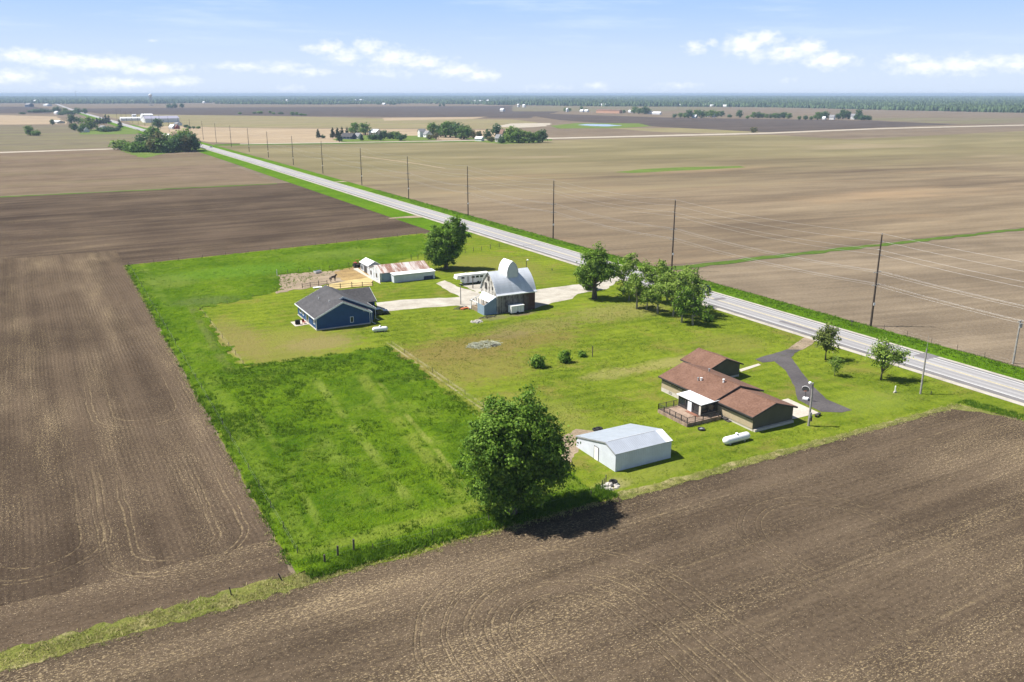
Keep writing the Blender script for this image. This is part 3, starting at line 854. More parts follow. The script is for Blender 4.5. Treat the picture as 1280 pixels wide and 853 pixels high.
MB(O).box(86.9, 94.8, 83.6, 83.98, 0, .42).build('foundation_ledge', M['found'], t)
window(t, O, (86.19, 101.2, 2.1), '-x', 1.7, .7, M['darkmetal'], .06); window(t, O, (86.19, 98.6, 2.1), '-x', 1.5, .7, M['darkmetal'], .06)
window(t, O, (86.19, 102.2, .42), '-x', .8, .35, M['darkmetal'], .03); window(t, O, (86.19, 99.6, .42), '-x', .8, .35, M['darkmetal'], .03)
window(t, O, (96.0, 108.2, 1.6), '-x', 1.4, 1.0, M['trim'], .06)
MB(O).box(94.91, 94.97, 84.7, 90.8, .1, 2.2).build('garage_door', M['wall_cream'], t)
for (x, y, z, s) in ((88.6, 97.7, 3.55, .13), (88.3, 98.1, 3.5, .1), (90.1, 94.2, 4.1, .14), (92.3, 100, 3.8, .12)):
    MB(O).lathe((x, y, z), [(s, -.3), (s, .45), (s * 1.5, .45), (s * 1.5, .55)], 'z', 8).build('roof_vent', M['white'] if s > .12 else M['grey'], t)
# sun room
sr = MB(O)
for a in ((83.3, 91.5), (83.3, 93.2), (83.3, 95), (83.3, 96.6), (86.05, 91.5), (84.7, 91.5), (84.7, 96.6), (86.05, 96.6)): sr.box(a[0] - .09, a[0] + .09, a[1] - .09, a[1] + .09, .6, 2.45)
sr.box(83.22, 83.38, 91.6, 96.5, .6, 1.0); sr.box(83.4, 86.1, 91.42, 91.58, .6, 1.0); sr.box(83.4, 86.1, 96.52, 96.68, .6, 1.0)
sr.box(83.22, 83.38, 91.6, 96.5, 2.2, 2.44); sr.box(83.4, 86.1, 91.42, 91.58, 2.2, 2.44); sr.box(83.4, 86.1, 96.52, 96.68, 2.2, 2.44)
room = sr.build('sun_room', M['darkmetal'], t)
MB(O).box(83.28, 83.32, 91.6, 96.5, 1.02, 2.18).box(83.5, 86.0, 91.48, 91.52, 1.02, 2.18).box(83.5, 86.0, 96.58, 96.62, 1.02, 2.18).build('screen', M['glass'], room)
MB(O).box(83.17, 83.22, 93.5, 94.4, .65, 2.2).build('door', M['trim'], room)
MB(O).box(83.14, 83.21, 91.35, 91.75, .65, 2.2).build('door_jamb', M['wall_cream'], room)
MB(O).slab([(83.0, 91.1, 2.55), (86.62, 91.1, 2.72), (86.62, 97.0, 2.72), (83.0, 97.0, 2.55)], .1).build('sun_room_roof', M['metal_white_y'], t)
# deck
dk = MB(O); dk.box(79.4, 86.15, 90.0, 96.9, .42, .6)
deck = dk.build('deck', M['deck'], t)
MB(O).box(79.36, 79.39, 90, 96.9, .05, .58).box(79.4, 86.1, 89.93, 89.97, .05, .58).build('deck_skirt', M['deck'], deck)
rl = MB(O)
pts = [(79.45, 96.85), (79.45, 90.05), (86.0, 90.05)]
for i in range(6): rl.box(79.4, 79.5, 90.0 + i * 1.36, 90.1 + i * 1.36, .6, 1.55)
for i in range(1, 5): rl.box(79.4 + i * 1.55, 79.5 + i * 1.55, 90.0, 90.1, .6, 1.55)
for i in range(3): rl.box(79.4 + i * 1.5, 79.5 + i * 1.5, 96.8, 96.9, .6, 1.55)
for z in (.72, 1.5): rl.box(79.42, 79.48, 90.1, 96.8, z, z + .05); rl.box(79.5, 85.9, 90.02, 90.08, z, z + .05); rl.box(79.5, 83.2, 96.82, 96.88, z, z + .05)
for i in range(50): rl.box(79.44, 79.46, 90.2 + i * .132, 90.215 + i * .132, .77, 1.5)
for i in range(48): rl.box(79.6 + i * .13, 79.615 + i * .13, 90.04, 90.06, .77, 1.5)
for i in range(28): rl.box(79.6 + i * .13, 79.615 + i * .13, 96.84, 96.86, .77, 1.5)
rl.build('railing', M['darkmetal'], t)
MB(O).box(82.5, 83.15, 91.4, 94.2, .602, .66).build('door_mat', M['redwood'], t)
MB(O).box(86.2, 87.6, 89.1, 90.0, 0, .35).box(86.2, 87.2, 88.4, 89.08, 0, .18).build('deck_step', M['darkmetal'], t)

# ------------------------------------------------------------------ white metal shed
O = (65.5, 87, 0)
t = thing('metal_shed', 'white metal shed with pale blue-grey lopsided roof by the ploughed field', 'shed', O)
gable_walls(O, 60.9, 70.2, 82.45, 91.8, 2.6, 3.4, 'x', 84.75, 0, 1.7).build('wall', M['shed_white'], t)
gable_roof(O, 60.9, 70.2, 82.45, 91.8, 2.6, 3.4, 'x', 84.75, .12, .1, .07, 1.7, .02).build('roof', M['metal_shed'], t)
for k in (0, 1): rakes(O, 60.9, 70.2, 82.45, 91.8, 2.6, 3.4, 'x', 84.75, .12, .1, .07, .1, 1.7, .02, False, (k,)).build('gable_trim', M['grey'], t)
MB(O).slab([(69.2, 82.3, 2.68), (70.28, 82.3, 2.68), (70.28, 84.7, 3.51), (69.2, 84.7, 3.51)], .03).build('roof_panel', M['white'], t)
MB(O).tube([(61.2, 84.75, 3.5), (69, 84.75, 3.5)], .05, 5).build('ridge_cap', M['white'], t)
d = MB(O).box(60.84, 60.89, 86.4, 87.3, .05, 1.95).build('door', M['white'], t)
MB(O).box(60.83, 60.88, 86.32, 86.39, .03, 2.02).box(60.83, 60.88, 87.31, 87.38, .03, 2.02).box(60.83, 60.88, 86.39, 87.31, 1.96, 2.02).build('frame', M['darkmetal'], d)

# ------------------------------------------------------------------ old grey barn
O = (91, 167.3, 0)
t = thing('gothic_barn', 'old grey barn with arched metal roof and rounded roof tower', 'barn', O)
YM = 167.3


def arc(half, z0, z1, n=10, bulge=.16):
    """gothic arch from (-half, z0) over the ridge to (+half, z0)"""
    L = []
    for i in range(n + 1):
        a = i / n
        y = -half + half * a; z = z0 + (z1 - z0) * a
        k = sin(pi * a) * bulge * (z1 - z0)
        L.append((y - k * .75, z + k * .75))
    return L + [(-p[0], p[1]) for p in reversed(L[:-1])]


A = arc(4.0, 4.6, 9.05, 10, .11)
MB(O).box(86.0, 95.9, 163.3, 171.3, 0, 4.58).build('wall', M['barn_front'], t)
for x0, x1 in ((86.0, 86.12), (95.78, 95.9)):
    MB(O).prism([(x0, YM + p[0], p[1]) for p in A], [(x1, YM + p[0], p[1]) for p in A]).build('gable_wall', M['barn_gable'], t)
MB(O).box(85.94, 85.985, 163.35, 171.2, .05, 4.6).build('end_boards', M['barn_gable'], t)
MB(O).box(86.06, 86.2, 163.25, 163.29, 0, 4.4).build('corner_board', M['barn_gable'], t)


def vault(x0, x1, prof, th, axis='x', cy=YM):
    m = MB(O)
    for i in range(len(prof) - 1):
        (a, za), (b, zb) = prof[i], prof[i + 1]
        d = Vector((b - a, zb - za)).normalized(); nx, nz = -d.y, d.x
        if nz < 0 and i > 0 and False: nx, nz = -nx, -nz
        r = [(a, za), (b, zb), (b + nx * th, zb + nz * th), (a + nx * th, za + nz * th)]
        if axis == 'x': m.prism([(x0, cy + p[0], p[1]) for p in r], [(x1, cy + p[0], p[1]) for p in r])
        else: m.prism([(cy + p[0], x0, p[1]) for p in r], [(cy + p[0], x1, p[1]) for p in r])
    return m


fl = [(-4.35, 4.35)] + A + [(4.35, 4.35)]
vault(85.7, 96.15, fl, .1).build('roof', M['metal_barn'], t, False)
MB(O).box(85.7, 96.1, YM - 4.62, YM - 4.4, 4.22, 4.42).build('eave_strip', M['white'], t)
cu = [(-1.4, 8.0), (-1.4, 9.0)] + arc(1.4, 9.1, 11.4, 8, .13)[1:-1] + [(1.4, 9.0), (1.4, 8.0)]
cup = vault(165.1, 169.3, cu, .08, 'y', 91.0).build('roof_tower', M['metal_white_y'], t)
cw = [(-1.36, 6.6)] + cu[1:-1] + [(1.36, 6.6)]
MB(O).prism([(91 + p[0] * .97, 165.2, p[1] - .02) for p in cw], [(91 + p[0] * .97, 169.2, p[1] - .02) for p in cw]).build('tower_end', M['metal_barn'], t)
MB(O).box(85.9, 85.94, 167.0, 167.9, 7.0, 8.1).build('loft_door', M['darkmetal'], t)
for q in ((168.3, 169.2, 4.9, 6.4), (165.3, 165.7, 5.2, 6.0)): MB(O).box(85.88, 85.94, *q).build('board_gap', M['darkmetal'], t)
MB(O).box(87.6, 88.5, 163.24, 163.28, .05, 2.0).build('barn_door', M['barn_front'], t)
# lean-to
MB(O).prism([(82.8, 163.5, 0), (85.93, 163.5, 0), (85.93, 163.5, 4.0), (82.8, 163.5, 2.35)], [(82.8, 163.62, 0), (85.93, 163.62, 0), (85.93, 163.62, 4.0), (82.8, 163.62, 2.35)]).build('lean_to_wall', M['blue_tin'], t)
MB(O).box(82.8, 82.9, 163.63, 166.9, 0, 2.3).build('lean_to_wall', M['blue_tin'], t)
MB(O).slab([(84.0, 163.7, 3.02), (85.9, 163.7, 4.02), (85.9, 170.6, 4.02), (84.0, 168.4, 3.02)], .06).build('lean_to_roof', M['white'], t)
fr = MB(O)
for (x, y, h) in ((82.9, 170.4, 2.3), (84.2, 170.4, 2.6), (85.6, 170.4, 3.2), (83.9, 168.6, 2.95)): fr.box(x - .09, x + .09, y - .09, y + .09, 0, h)
fr.tube([(82.9, 170.4, 2.3), (85.7, 170.4, 3.4)], .1, 5); fr.tube([(82.9, 170.4, 2.3), (82.9, 166.9, 2.3)], .09, 5)
fr.build('lean_to_frame', M['white'], t)
MB(O).box(82.95, 85.8, 167.2, 170.2, .0, 1.0).build('lean_to_floor', M['dirt'], t)

# ------------------------------------------------------------------ rusty long barn, small shed
O = (81.5, 211, 0)
t = thing('low_barn', 'low white barn with streaky rust-red metal roof and long front extension', 'barn', O)
gable_walls(O, 74.5, 88.8, 208.0, 216.3, 2.45, 3.8, 'x', 212.1).build('wall', M['barn_side'], t)
gable_roof(O, 74.5, 88.8, 208.0, 216.3, 2.45, 3.8, 'x', 212.1, .3, .15, .07).build('roof', M['metal_rust'], t)
MB(O).box(77.4, 89.1, 205.3, 207.96, 0, 2.1).build('extension', M['shed_white'], t)
MB(O).slab([(77.15, 205.0, 2.2), (89.3, 205.0, 2.2), (89.3, 207.9, 2.42), (77.15, 207.9, 2.42)], .08).build('extension_roof', M['white'], t)
MB(O).box(85.9, 88.6, 205.22, 205.28, .05, 1.0).build('lower_panel', M['wall_navy'], t)
MB(O).box(75.0, 77.3, 207.9, 207.96, .05, 2.2).build('front_boards', M['blue_tin'], t)
for y in (210.2, 214.4): MB(O).box(74.42, 74.48, y, y + .8, .9, 2.0).build('window', M['glass'], t)
MB(O).box(74.41, 74.49, 208.0, 208.5, .05, 2.4).build('corner_board', M['white'], t)
O = (77, 222.5, 0)
t = thing('small_shed', 'small white gabled shed touching the end of the rusty-roofed barn', 'shed', O)
gable_walls(O, 75.3, 78.7, 219.0, 225.8, 2.5, 3.4, 'y', 77.0).build('wall', M['barn_side'], t)
gable_roof(O, 75.3, 78.7, 219.0, 225.8, 2.5, 3.4, 'y', 77.0, .35, .2, .07).build('roof', M['white'], t)
for q in ((220.6, 222.8, .05, 1.8), (224.2, 225.2, .6, 1.6)): MB(O).box(75.2, 75.28, *q).build('opening', M['darkmetal'], t)
MB(O).box(75.0, 75.2, 216.4, 218.9, 0, 2.3).build('side_wall', M['barn_side'], t)

# ------------------------------------------------------------------ blue house
O = (53, 177, 0)
t = thing('blue_house', 'navy blue house with charcoal gabled roof and white trim', 'house', O)
gable_walls(O, 46.2, 59.8, 172.2, 184.2, 2.8, 6.0, 'y', 53.0).build('wall', M['wall_blue'], t)
gable_walls(O, 46.2, 57.9, 169.4, 172.4, 2.8, 5.55, 'y', 52.05).build('wall', M['wall_blue'], t)
gable_walls(O, 55, 62.3, 178.2, 186.8, 2.8, 4.95, 'x', 182.5).build('wall', M['wall_blue'], t)
gable_roof(O, 46.2, 59.8, 172.2, 184.2, 2.8, 6.0, 'y', 53.0, .45, .35).build('roof', M['roof_char'], t)
gable_roof(O, 46.2, 57.9, 169.4, 171.6, 2.8, 5.55, 'y', 52.05, .45, .35).build('roof', M['roof_char'], t)
gable_roof(O, 55.2, 62.3, 178.2, 186.8, 2.8, 4.95, 'x', 182.5, .45, .35).build('roof', M['roof_char'], t)
rakes(O, 46.2, 59.8, 172.2, 184.2, 2.8, 6.0, 'y', 53.0, .45, .35).build('fascia', M['trim'], t)
rakes(O, 46.2, 57.9, 169.4, 171.6, 2.8, 5.55, 'y', 52.05, .45, .35).build('fascia', M['trim'], t)
rakes(O, 58.5, 62.3, 178.2, 186.8, 2.8, 4.95, 'x', 182.5, .45, .35, gut=False, ends=(1,)).build('fascia', M['trim'], t)
MB(O).box(46.1, 58, 169.3, 172.3, 0, .3).box(46.1, 46.19, 172.3, 184.3, 0, .3).build('foundation', M['found'], t)
for q in ((46.05, 46.19, 169.3, 169.39), (57.91, 58.0, 169.3, 169.42)): MB(O).box(*q, .3, 2.7).build('corner_board', M['trim'], t)
window(t, O, (53.9, 169.39, 1.5), '-y', .75, 1.3)
for y, w, h, z in ((171.0, 1.0, 1.2, 1.7), (181.8, 1.6, 1.2, 1.7), (179.5, 1.2, 1.2, 1.7)): window(t, O, (46.19, y, z), '-x', w, h)
window(t, O, (46.19, 176.2, 1.2), '-x', 1.9, 2.1)
for (x, y) in ((58.2, 169.2), (60.05, 172.0)):
    MB(O).tube([(x, y, 2.6), (x + .1, y - .1, 2.3), (x + .1, y - .1, .4), (x + .7, y - .6, .12)], .06, 6).build('downspout', M['trim'], t)
for (x, y, z) in ((49.6, 178.5, 4.5), (50.3, 173.2, 4.85)):
    MB(O).lathe((x, y, z), [(.09, -.3), (.09, .55)], 'z', 8).build('roof_vent', M['white'], t)
MB(O).box(59.85, 62.2, 177.3, 178.15, 0, .25).build('porch_step', M['concrete'], t)
MB(O).box(60.3, 61.8, 178.12, 178.18, .1, 2.3).build('door', M['darkmetal'], t)
MB(O).box(56.5, 57.1, 169.36, 169.4, 3.0, 3.3).build('gable_vent', M['grey'], t)

# ------------------------------------------------------------------ propane tanks
def tank(x, y, L, r, rz, label):
    t = thing('propane_tank', label, 'propane tank', (x, y, 0), rz)
    prof = [(r * sin(a), -L / 2 + r - r * cos(a) * 1.0) for a in (.15, .5, .9, 1.25, pi / 2)]
    prof += [(p[0], -p[1]) for p in reversed(prof)]
    MB().lathe((0, 0, r + .15), prof, 'x', 20).build('tank_body', M['tank'], t, True)
    for sx in (-1, 1): MB().box(sx * L * .28 - .12, sx * L * .28 + .12, -r * .6, r * .6, 0, .3).build('saddle', M['found'], t)
    MB().lathe((0, 0, 2 * r + .13), [(.22, 0), (.22, .2), (.15, .27)], 'z', 12).build('valve_dome', M['white'], t)


tank(81.9, 82.2, 4.9, .56, .0, 'long white propane tank on the grass beyond the brown ranch house')
tank(57.6, 162.2, 3.3, .5, -.2, 'small white propane tank on the lawn by the navy house')

# ------------------------------------------------------------------ trailers and cars
t = thing('cargo_trailer', 'white enclosed cargo trailer parked against the old grey barn', 'trailer', (90.2, 162.0, 0), .03)
MB().box(-1.7, 1.7, -.75, .75, .4, 1.95).build('box_body', M['white'], t)
MB().box(-1.75, 1.75, -.8, .8, 1.955, 2.02).build('box_roof', M['tank'], t)
MB().box(-.02, .72, -.79, -.755, .45, 1.85).build('side_door', M['trim'], t)
for q in ((-.05, -.02), (.72, .75), (-1.66, -1.62), (1.6, 1.66)): MB().box(*q, -.8, -.755, .45, 1.85).build('corner_seam', M['darkmetal'], t)
for sx in (-.05,):
    for sy in (-.8, .8): MB().lathe((sx, sy, .33), [(.1, -.1), (.33, -.1), (.33, .1), (.1, .1)], 'y', 14).build('wheel', M['black'], t)
MB().tube([(-1.7, 0, .45), (-2.6, 0, .45)], .06, 6).build('drawbar', M['darkmetal'], t)

hx, hy = at(589, 356)
t = thing('horse_trailer', 'long white gooseneck horse trailer with dark windows behind the grey barn', 'trailer', (hx + 1.2, hy + 1.0, 0), -.05)
MB().box(-3.2, 4.2, -1.1, 1.1, .55, 2.75).build('trailer_body', M['white'], t)
MB().prism([(-5.2, -1.1, 1.75), (-3.21, -1.1, 1.45), (-3.21, -1.1, 2.75), (-5.0, -1.1, 2.7)], [(-5.2, 1.1, 1.75), (-3.21, 1.1, 1.45), (-3.21, 1.1, 2.75), (-5.0, 1.1, 2.7)]).build('gooseneck', M['white'], t)
for a in (-3.9, -1.0, .2, 1.4): MB().box(a, a + .85, -1.14, -1.105, 1.75, 2.25).build('window', M['glass'], t)
MB().box(-2.3, -1.75, -1.14, -1.105, .7, 2.3).build('door', M['grey'], t)
for a in (.9, 1.85):
    for sy in (-1.0, 1.0): MB().lathe((a, sy, .42), [(.12, -.12), (.42, -.12), (.42, .12), (.12, .12)], 'y', 14).build('wheel', M['black'], t)
MB().lathe((-2.2, 0, 2.76), [(.4, 0), (.4, .2), (.28, .26)], 'z', 10).build('roof_vent', M['white'], t)
MB().box(-3.1, -2.9, -.3, .3, 0, .6).build('jack', M['darkmetal'], t)


def car(x, y, rz, mat, label, suv=False):
    t = thing('parked_car' if not suv else 'car', label, 'car', (x, y, 0), rz)
    h = 1.75 if suv else 1.45
    b = [(-2.2, .35), (2.25, .35), (2.25, .75), (2.1, .92), (1.05, 1.0), (-2.15, 1.0), (-2.25, .8)]
    MB().prism([(p[0], -.9, p[1]) for p in b], [(p[0], .9, p[1]) for p in b]).build('body', mat, t)
    g = [(1.0, 1.0), (.35, h - .08), (-1.7 if suv else -1.1, h - .08), (-2.1 if suv else -1.8, 1.0)]
    cab = [(p[0], p[1]) for p in g]
    MB().prism([(p[0], -.82, p[1] + .002) for p in cab], [(p[0], .82, p[1] + .002) for p in cab]).build('windows', M['glass'], t)
    MB().slab([(.4, -.8, h), (.4, .8, h), (-1.75 if suv else -1.15, .8, h), (-1.75 if suv else -1.15, -.8, h)], .075).build('car_roof', mat, t)
    for sx in (-1.4, 1.4):
        for sy in (-.86, .86): MB().lathe((sx, sy, .34), [(.1, -.1), (.34, -.1), (.34, .1), (.1, .1)], 'y', 14).build('wheel', M['black'], t)
    for sy in (-.6, .6): MB().box(2.255, 2.3, sy - .2, sy + .2, .62, .8).build('headlight', M['lamp_glass'], t)
    return t


car(62.3, 176.0, -.15, M['car_dark'], 'dark blue car parked on the drive behind the navy house')
cx_, cy_ = at(872, 366); car(142.2, 158.5, pi / 2, M['car_dark'], 'dark car on the highway half hidden behind the roadside grove', True)
car(140.8, 838, -pi / 2, M['car_grey'], 'tiny light grey car on the highway near the distant crossing')

# ------------------------------------------------------------------ poles and wires
def power_pole(x, y, label, full=True, h=19.8):
    t = thing('power_pole', label, 'power pole', (x, y, 0), 0, 'tall wooden power poles along the highway')
    n = 8 if full else 5
    MB().tube([(0, 0, -.1), (0, 0, h)], [.24, .14], n).build('pole', M['pole'], t)
    for z, s in ((h - .05, 0), (h * .92, 1), (h * .84, -1), (h * .775, 1)):
        MB().tube([(s * .12, 0, z), (s * .12 + s * .55, 0, z + .12 + (.3 if not s else 0))], [.05, .09], 5).build('insulator', M['grey'], t)
    for z in (h * .6, h * .46):
        MB().box(-1.2, 1.2, -.07, .07, z - .08, z + .08).build('crossarm', M['greypole'], t)
    if full: MB().box(-.26, .26, -.26, -.2, h * .25 - .3, h * .25 + .3).build('marker_plate', M['white'], t)
    return t


ORD = ['first', 'second', 'third', 'fourth', 'fifth', 'sixth', 'seventh', 'eighth', 'ninth', 'tenth', 'eleventh', 'twelfth', 'thirteenth', 'fourteenth', 'fifteenth', 'sixteenth', 'seventeenth', 'eighteenth', 'nineteenth', 'twentieth',
       'twenty-first', 'twenty-second', 'twenty-third', 'twenty-fourth', 'twenty-fifth', 'twenty-sixth', 'twenty-seventh', 'twenty-eighth']
PY = [115.6, 182.3, 245.5, 312, 376.5, 448, 526, 600, 682] + [682 + 76 * i for i in range(1, 16)]
PX = [151.7, 151.6, 151.2, 151.0, 151.0, 152.5, 154, 155, 157] + [158.5] * 15
for i, (x, y) in enumerate(zip(PX, PY)):
    if y > 1000: x = 158.5 - (y - 1000) * .024
    PX[i] = x
    power_pole(x, y, f'{ORD[i]} tall dark wooden power pole counting from beside the ranch house', i < 10)
WX, WY = [151.7] + PX, [42.0] + PY
for k, (off, hz, lab) in enumerate(((0, 20.05, 'thin bare wire strung across the very tops of the power poles'), (.67, 18.3, 'upper wire on the field side of the tall power poles'),
        (-.67, 16.75, 'wire on the road side of the tall power poles, just under the top'), (.67, 15.45, 'lowest of the single wires above the crossarms, on the field side'))):
    m = MB()
    for i in range(12):
        a, b = Vector((WX[i] + off, WY[i], hz)), Vector((WX[i + 1] + off, WY[i + 1], hz))
        m.tube([a.lerp(b, q / 8) - Vector((0, 0, 4 * 1.0 * (q / 8) * (1 - q / 8))) for q in range(9)], .013, 4, False)
    tag(m.build('power_wire', M['wire']), lab, 'wire', 'bare wires strung along the power poles')
for arm, (hz, offs) in enumerate(((12.0, (-1.1, .45, 1.1)), (9.25, (-1.1, .5, 1.1)))):
    for q0, off in enumerate(offs):
        m = MB()
        for i in range(9):
            a, b = Vector((WX[i] + off, WY[i], hz)), Vector((WX[i + 1] + off, WY[i + 1], hz))
            m.tube([a.lerp(b, q / 8) - Vector((0, 0, 4 * .9 * (q / 8) * (1 - q / 8))) for q in range(9)], .011, 4, False)
        tag(m.build('power_wire', M['wire']), f"{('road-side', 'inner field-side', 'outer field-side')[q0]} wire carried by the {('upper', 'lower')[arm]} crossarms of the power poles", 'wire', 'bare wires strung along the power poles')

t = thing('utility_pole', 'slim grey pole with a transformer box at its top, beyond the highway verge', 'utility pole', (152.6, 85, 0))
MB().tube([(0, 0, -.1), (0, 0, 8.4)], [.2, .14], 8).build('pole', M['greypole'], t)
MB().box(-.35, .35, -.3, -.15, 7.0, 7.9).build('transformer_box', M['grey'], t); MB().box(-.8, .8, -.06, .06, 8.1, 8.25).build('crossarm', M['greypole'], t)
t = thing('utility_pole', 'plain brown wooden pole standing alone on the lawn near the field corner', 'utility pole', (123.0, 82.6, 0))
MB().tube([(0, 0, -.1), (0, 0, 7.9)], [.17, .11], 8).build('pole', M['greypole'], t); MB().tube([(0, 0, 7.9), (0, 0, 10.1)], [.03, .02], 5).build('mast', M['grey'], t)
t = thing('yard_light', 'grey wooden yard light pole with meter boxes by the concrete drive', 'lamp post', (95.8, 81.6, 0))
MB().tube([(0, 0, -.1), (0, 0, 6.9)], [.18, .12], 8).build('pole', M['greypole'], t)
lp = MB().tube([(0, 0, 6.7), (-.45, .1, 7.0)], .04, 5).build('lamp_arm', M['grey'], t)
MB().lathe((-.5, .1, 6.82), [(.1, 0), (.24, .05), (.24, .2), (.12, .34)], 'z', 10).build('lamp', M['lamp_glass'], t)
MB().box(-.28, .1, -.34, -.19, 1.5, 2.3).build('meter_box', M['grey'], t); MB().box(.0, .26, -.34, -.19, .9, 1.7).build('meter_box', M['darkmetal'], t)

t = thing('basketball_hoop', 'portable basketball hoop with fan-shaped backboard standing on the asphalt drive', 'basketball hoop', (*at(1005.5, 502), .1), radians(-60)); t.scale = (.85, .85, .8)
MB().box(-.5, .5, .3, 1.3, .1, .42).build('base', M['white'], t); MB().tube([(0, .8, .4), (0, .2, 2.3)], .06, 6).build('post', M['darkmetal'], t)
fan = [(.72 * cos(a), 2.55 + .62 * sin(a)) for a in [pi * k / 8 for k in range(9)]] + [(-.55, 2.1), (.55, 2.1)]
MB().prism([(p[0], -.02, p[1]) for p in fan], [(p[0], .03, p[1]) for p in fan]).build('backboard', M['glass'], t)
MB().tube([(p[0], 0, p[1]) for p in fan[:9]], .05, 5).build('rim_trim', M['white'], t)
MB().tube([(.23 * cos(a), -.28 + .23 * sin(a), 2.2) for a in [2 * pi * k / 12 for k in range(13)]], .015, 4).build('hoop', M['orange'], t)


def small_post(x, y, h, r, mat, name, label, cat, cap=None):
    t = thing(name, label, cat, (x, y, 0))
    MB().tube([(0, 0, -.05), (0, 0, h)], [r, r * .9], 7).build('post', mat, t)
    if cap: cap(t)
    return t


small_post(*at(740.5, 446.5), 2.2, .09, M['post'], 'wooden_post', 'lone dark post standing in the lawn by the round bushes', 'post')
def cap_(t): MB().box(-.3, .3, -.12, .12, 0, .3).build('marker_base', M['found'], t); MB().lathe((0, 0, .9), [(.09, -.2), (.11, .2), (.02, .45)], 'z', 8).build('marker_cap', M['white'], t)
small_post(*at(1118.5, 491.5), .9, .1, M['white'], 'white_marker', 'short white marker pipe in the grass under the small roadside tree', 'marker', cap_)
small_post(*at(1163.5, 494), .7, .07, M['darkmetal'], 'ground_stub', 'stubby dark post in the grass beside the lone brown pole', 'post')
def mb_(t): MB().box(-.12, .12, -.28, .28, 1.05, 1.35).build('box', M['darkmetal'], t)
small_post(*at(1064.5, 408.5), 1.05, .06, M['post'], 'mailbox', 'black mailbox on a post across the highway from the asphalt drive', 'mailbox', mb_)
def yl_(t): MB().lathe((.4, 0, 2.6), [(.1, -.1), (.3, 0), (.3, .15), (.1, .3)], 'z', 8).build('lamp', M['lamp_glass'], t); MB().tube([(0, 0, 2.3), (.4, 0, 2.6)], .04, 5).build('arm', M['grey'], t)
small_post(*at(658, 337), 2.4, .1, M['post'], 'yard_post', 'dark post with pale lamp head on the grass behind the grey barn', 'lamp post', yl_)
small_post(*at(690, 338.5), .6, .15, M['darkmetal'], 'dark_stub', 'small dark stub in the grass between grey barn and highway', 'post')
small_post(*at(576, 381.2), 4.6, .12, M['greypole'], 'yard_pole', 'bare grey pole standing at the edge of the gravel yard', 'pole')
small_post(*at(591.2, 361), 3.4, .12, M['post'], 'yard_pole', 'rust-brown pole in front of the white horse trailer', 'pole')
small_post(*at(346.5, 346), 2.0, .07, M['white'], 'white_post', 'thin white post at the far corner of the dirt corral', 'post')

# ------------------------------------------------------------------ yard clutter
def heap(name, label, cat, x, y, rx, ry, h, mat, n, kind, seed=1, group=None):
    rg = random.Random(seed); t = thing(name, label, cat, (x, y, 0), 0, group)
    m = MB()
    if kind == 'brush':
        for i in range(n):
            a = rg.uniform(0, 2 * pi); r = sqrt(rg.random()); cx, cy = rx * r * cos(a), ry * r * sin(a)
            z = h * (1 - r * r) * rg.random() + .1; b = rg.uniform(0, 2 * pi); L = rg.uniform(.5, 1.7)
            m.tube([(cx - L * cos(b) * .5, cy - L * sin(b) * .5, z), (cx + L * cos(b) * .5, cy + L * sin(b) * .5, z + rg.uniform(-.2, .3))], [rg.uniform(.03, .08), .02], 4)
    else:
        for i in range(n):
            a = rg.uniform(0, 2 * pi); r = sqrt(rg.random()); cx, cy = rx * r * cos(a), ry * r * sin(a)
            z = h * (1 - r * r) * rg.random(); s = rg.uniform(.15, .42)
            q = [Vector((rg.uniform(-1, 1), rg.uniform(-1, 1), rg.uniform(-1, 1))).normalized() * s for _ in range(4)]
            w = rg.uniform(0, pi); c, d = cos(w) * s, sin(w) * s
            lo = [(cx + c, cy + d, z - .05), (cx - d, cy + c, z - .05), (cx - c, cy - d, z - .05), (cx + d, cy - c, z - .05)]
            k = rg.uniform(.4, .8); hi = [(cx + c * k, cy + d * k, z + s * .8), (cx - d * k, cy + c * k, z + s * .9), (cx - c * k, cy - d * k, z + s * .7), (cx + d * k, cy - c * k, z + s * .8)]
            m.prism(lo, hi)
    m.build('pile', mat, t)
    return t


bx_, by_ = at(604, 432)
hp = heap('brush_pile', 'flat grey pile of cut branches in the brown patch of lawn', 'brush pile', bx_, by_, 3.6, 2.2, .5, M['brush'], 260, 'brush', 3)
x_, y_ = at(619, 433); heap('log_heap', 'dark little heap of logs at the edge of the brush pile', 'log heap', x_, y_, .6, .4, .5, M['darkmetal'], 12, 'brush', 4)
x_, y_ = at(762, 610); heap('rubble_pile', 'small pile of pale rubble by two old posts near the white shed', 'rubble pile', x_, y_, 1.3, .8, .4, M['rock'], 46, 'rock', 5)
x_, y_ = at(596, 403); heap('scrap_heap', 'scatter of pale scrap lying on the lawn before the grey barn', 'scrap heap', x_, y_, 1.3, 1.2, .3, M['rock'], 30, 'rock', 6)
x_, y_ = at(610, 397.5); heap('timber_heap', 'dark timber lying along the foot of the blue lean-to', 'timber', x_, y_, 2.0, .4, .3, M['darkmetal'], 24, 'brush', 7)
x_, y_ = at(576, 386); heap('scrap_heap', 'dark scrap heap around the foot of the bare grey pole', 'scrap heap', x_, y_, 1.7, .9, .5, M['darkmetal'], 34, 'brush', 8)
x_, y_ = at(592.5, 386.5); heap('timber_heap', 'row of dark planks lying on the gravel by the lean-to', 'timber', x_, y_, 1.5, .7, .3, M['darkmetal'], 24, 'brush', 9)
x_, y_ = at(579, 386.3)
t = thing('garden_implement', 'rusty orange implement lying at the foot of the grey yard pole', 'implement', (x_, y_ - .7, 0), .2)
MB().box(-1.0, 1.0, -.3, .3, .25, .42).box(-.9, -.7, -.6, .6, .1, .3).box(.7, .9, -.6, .6, .1, .3).build('frame', M['orange'], t)
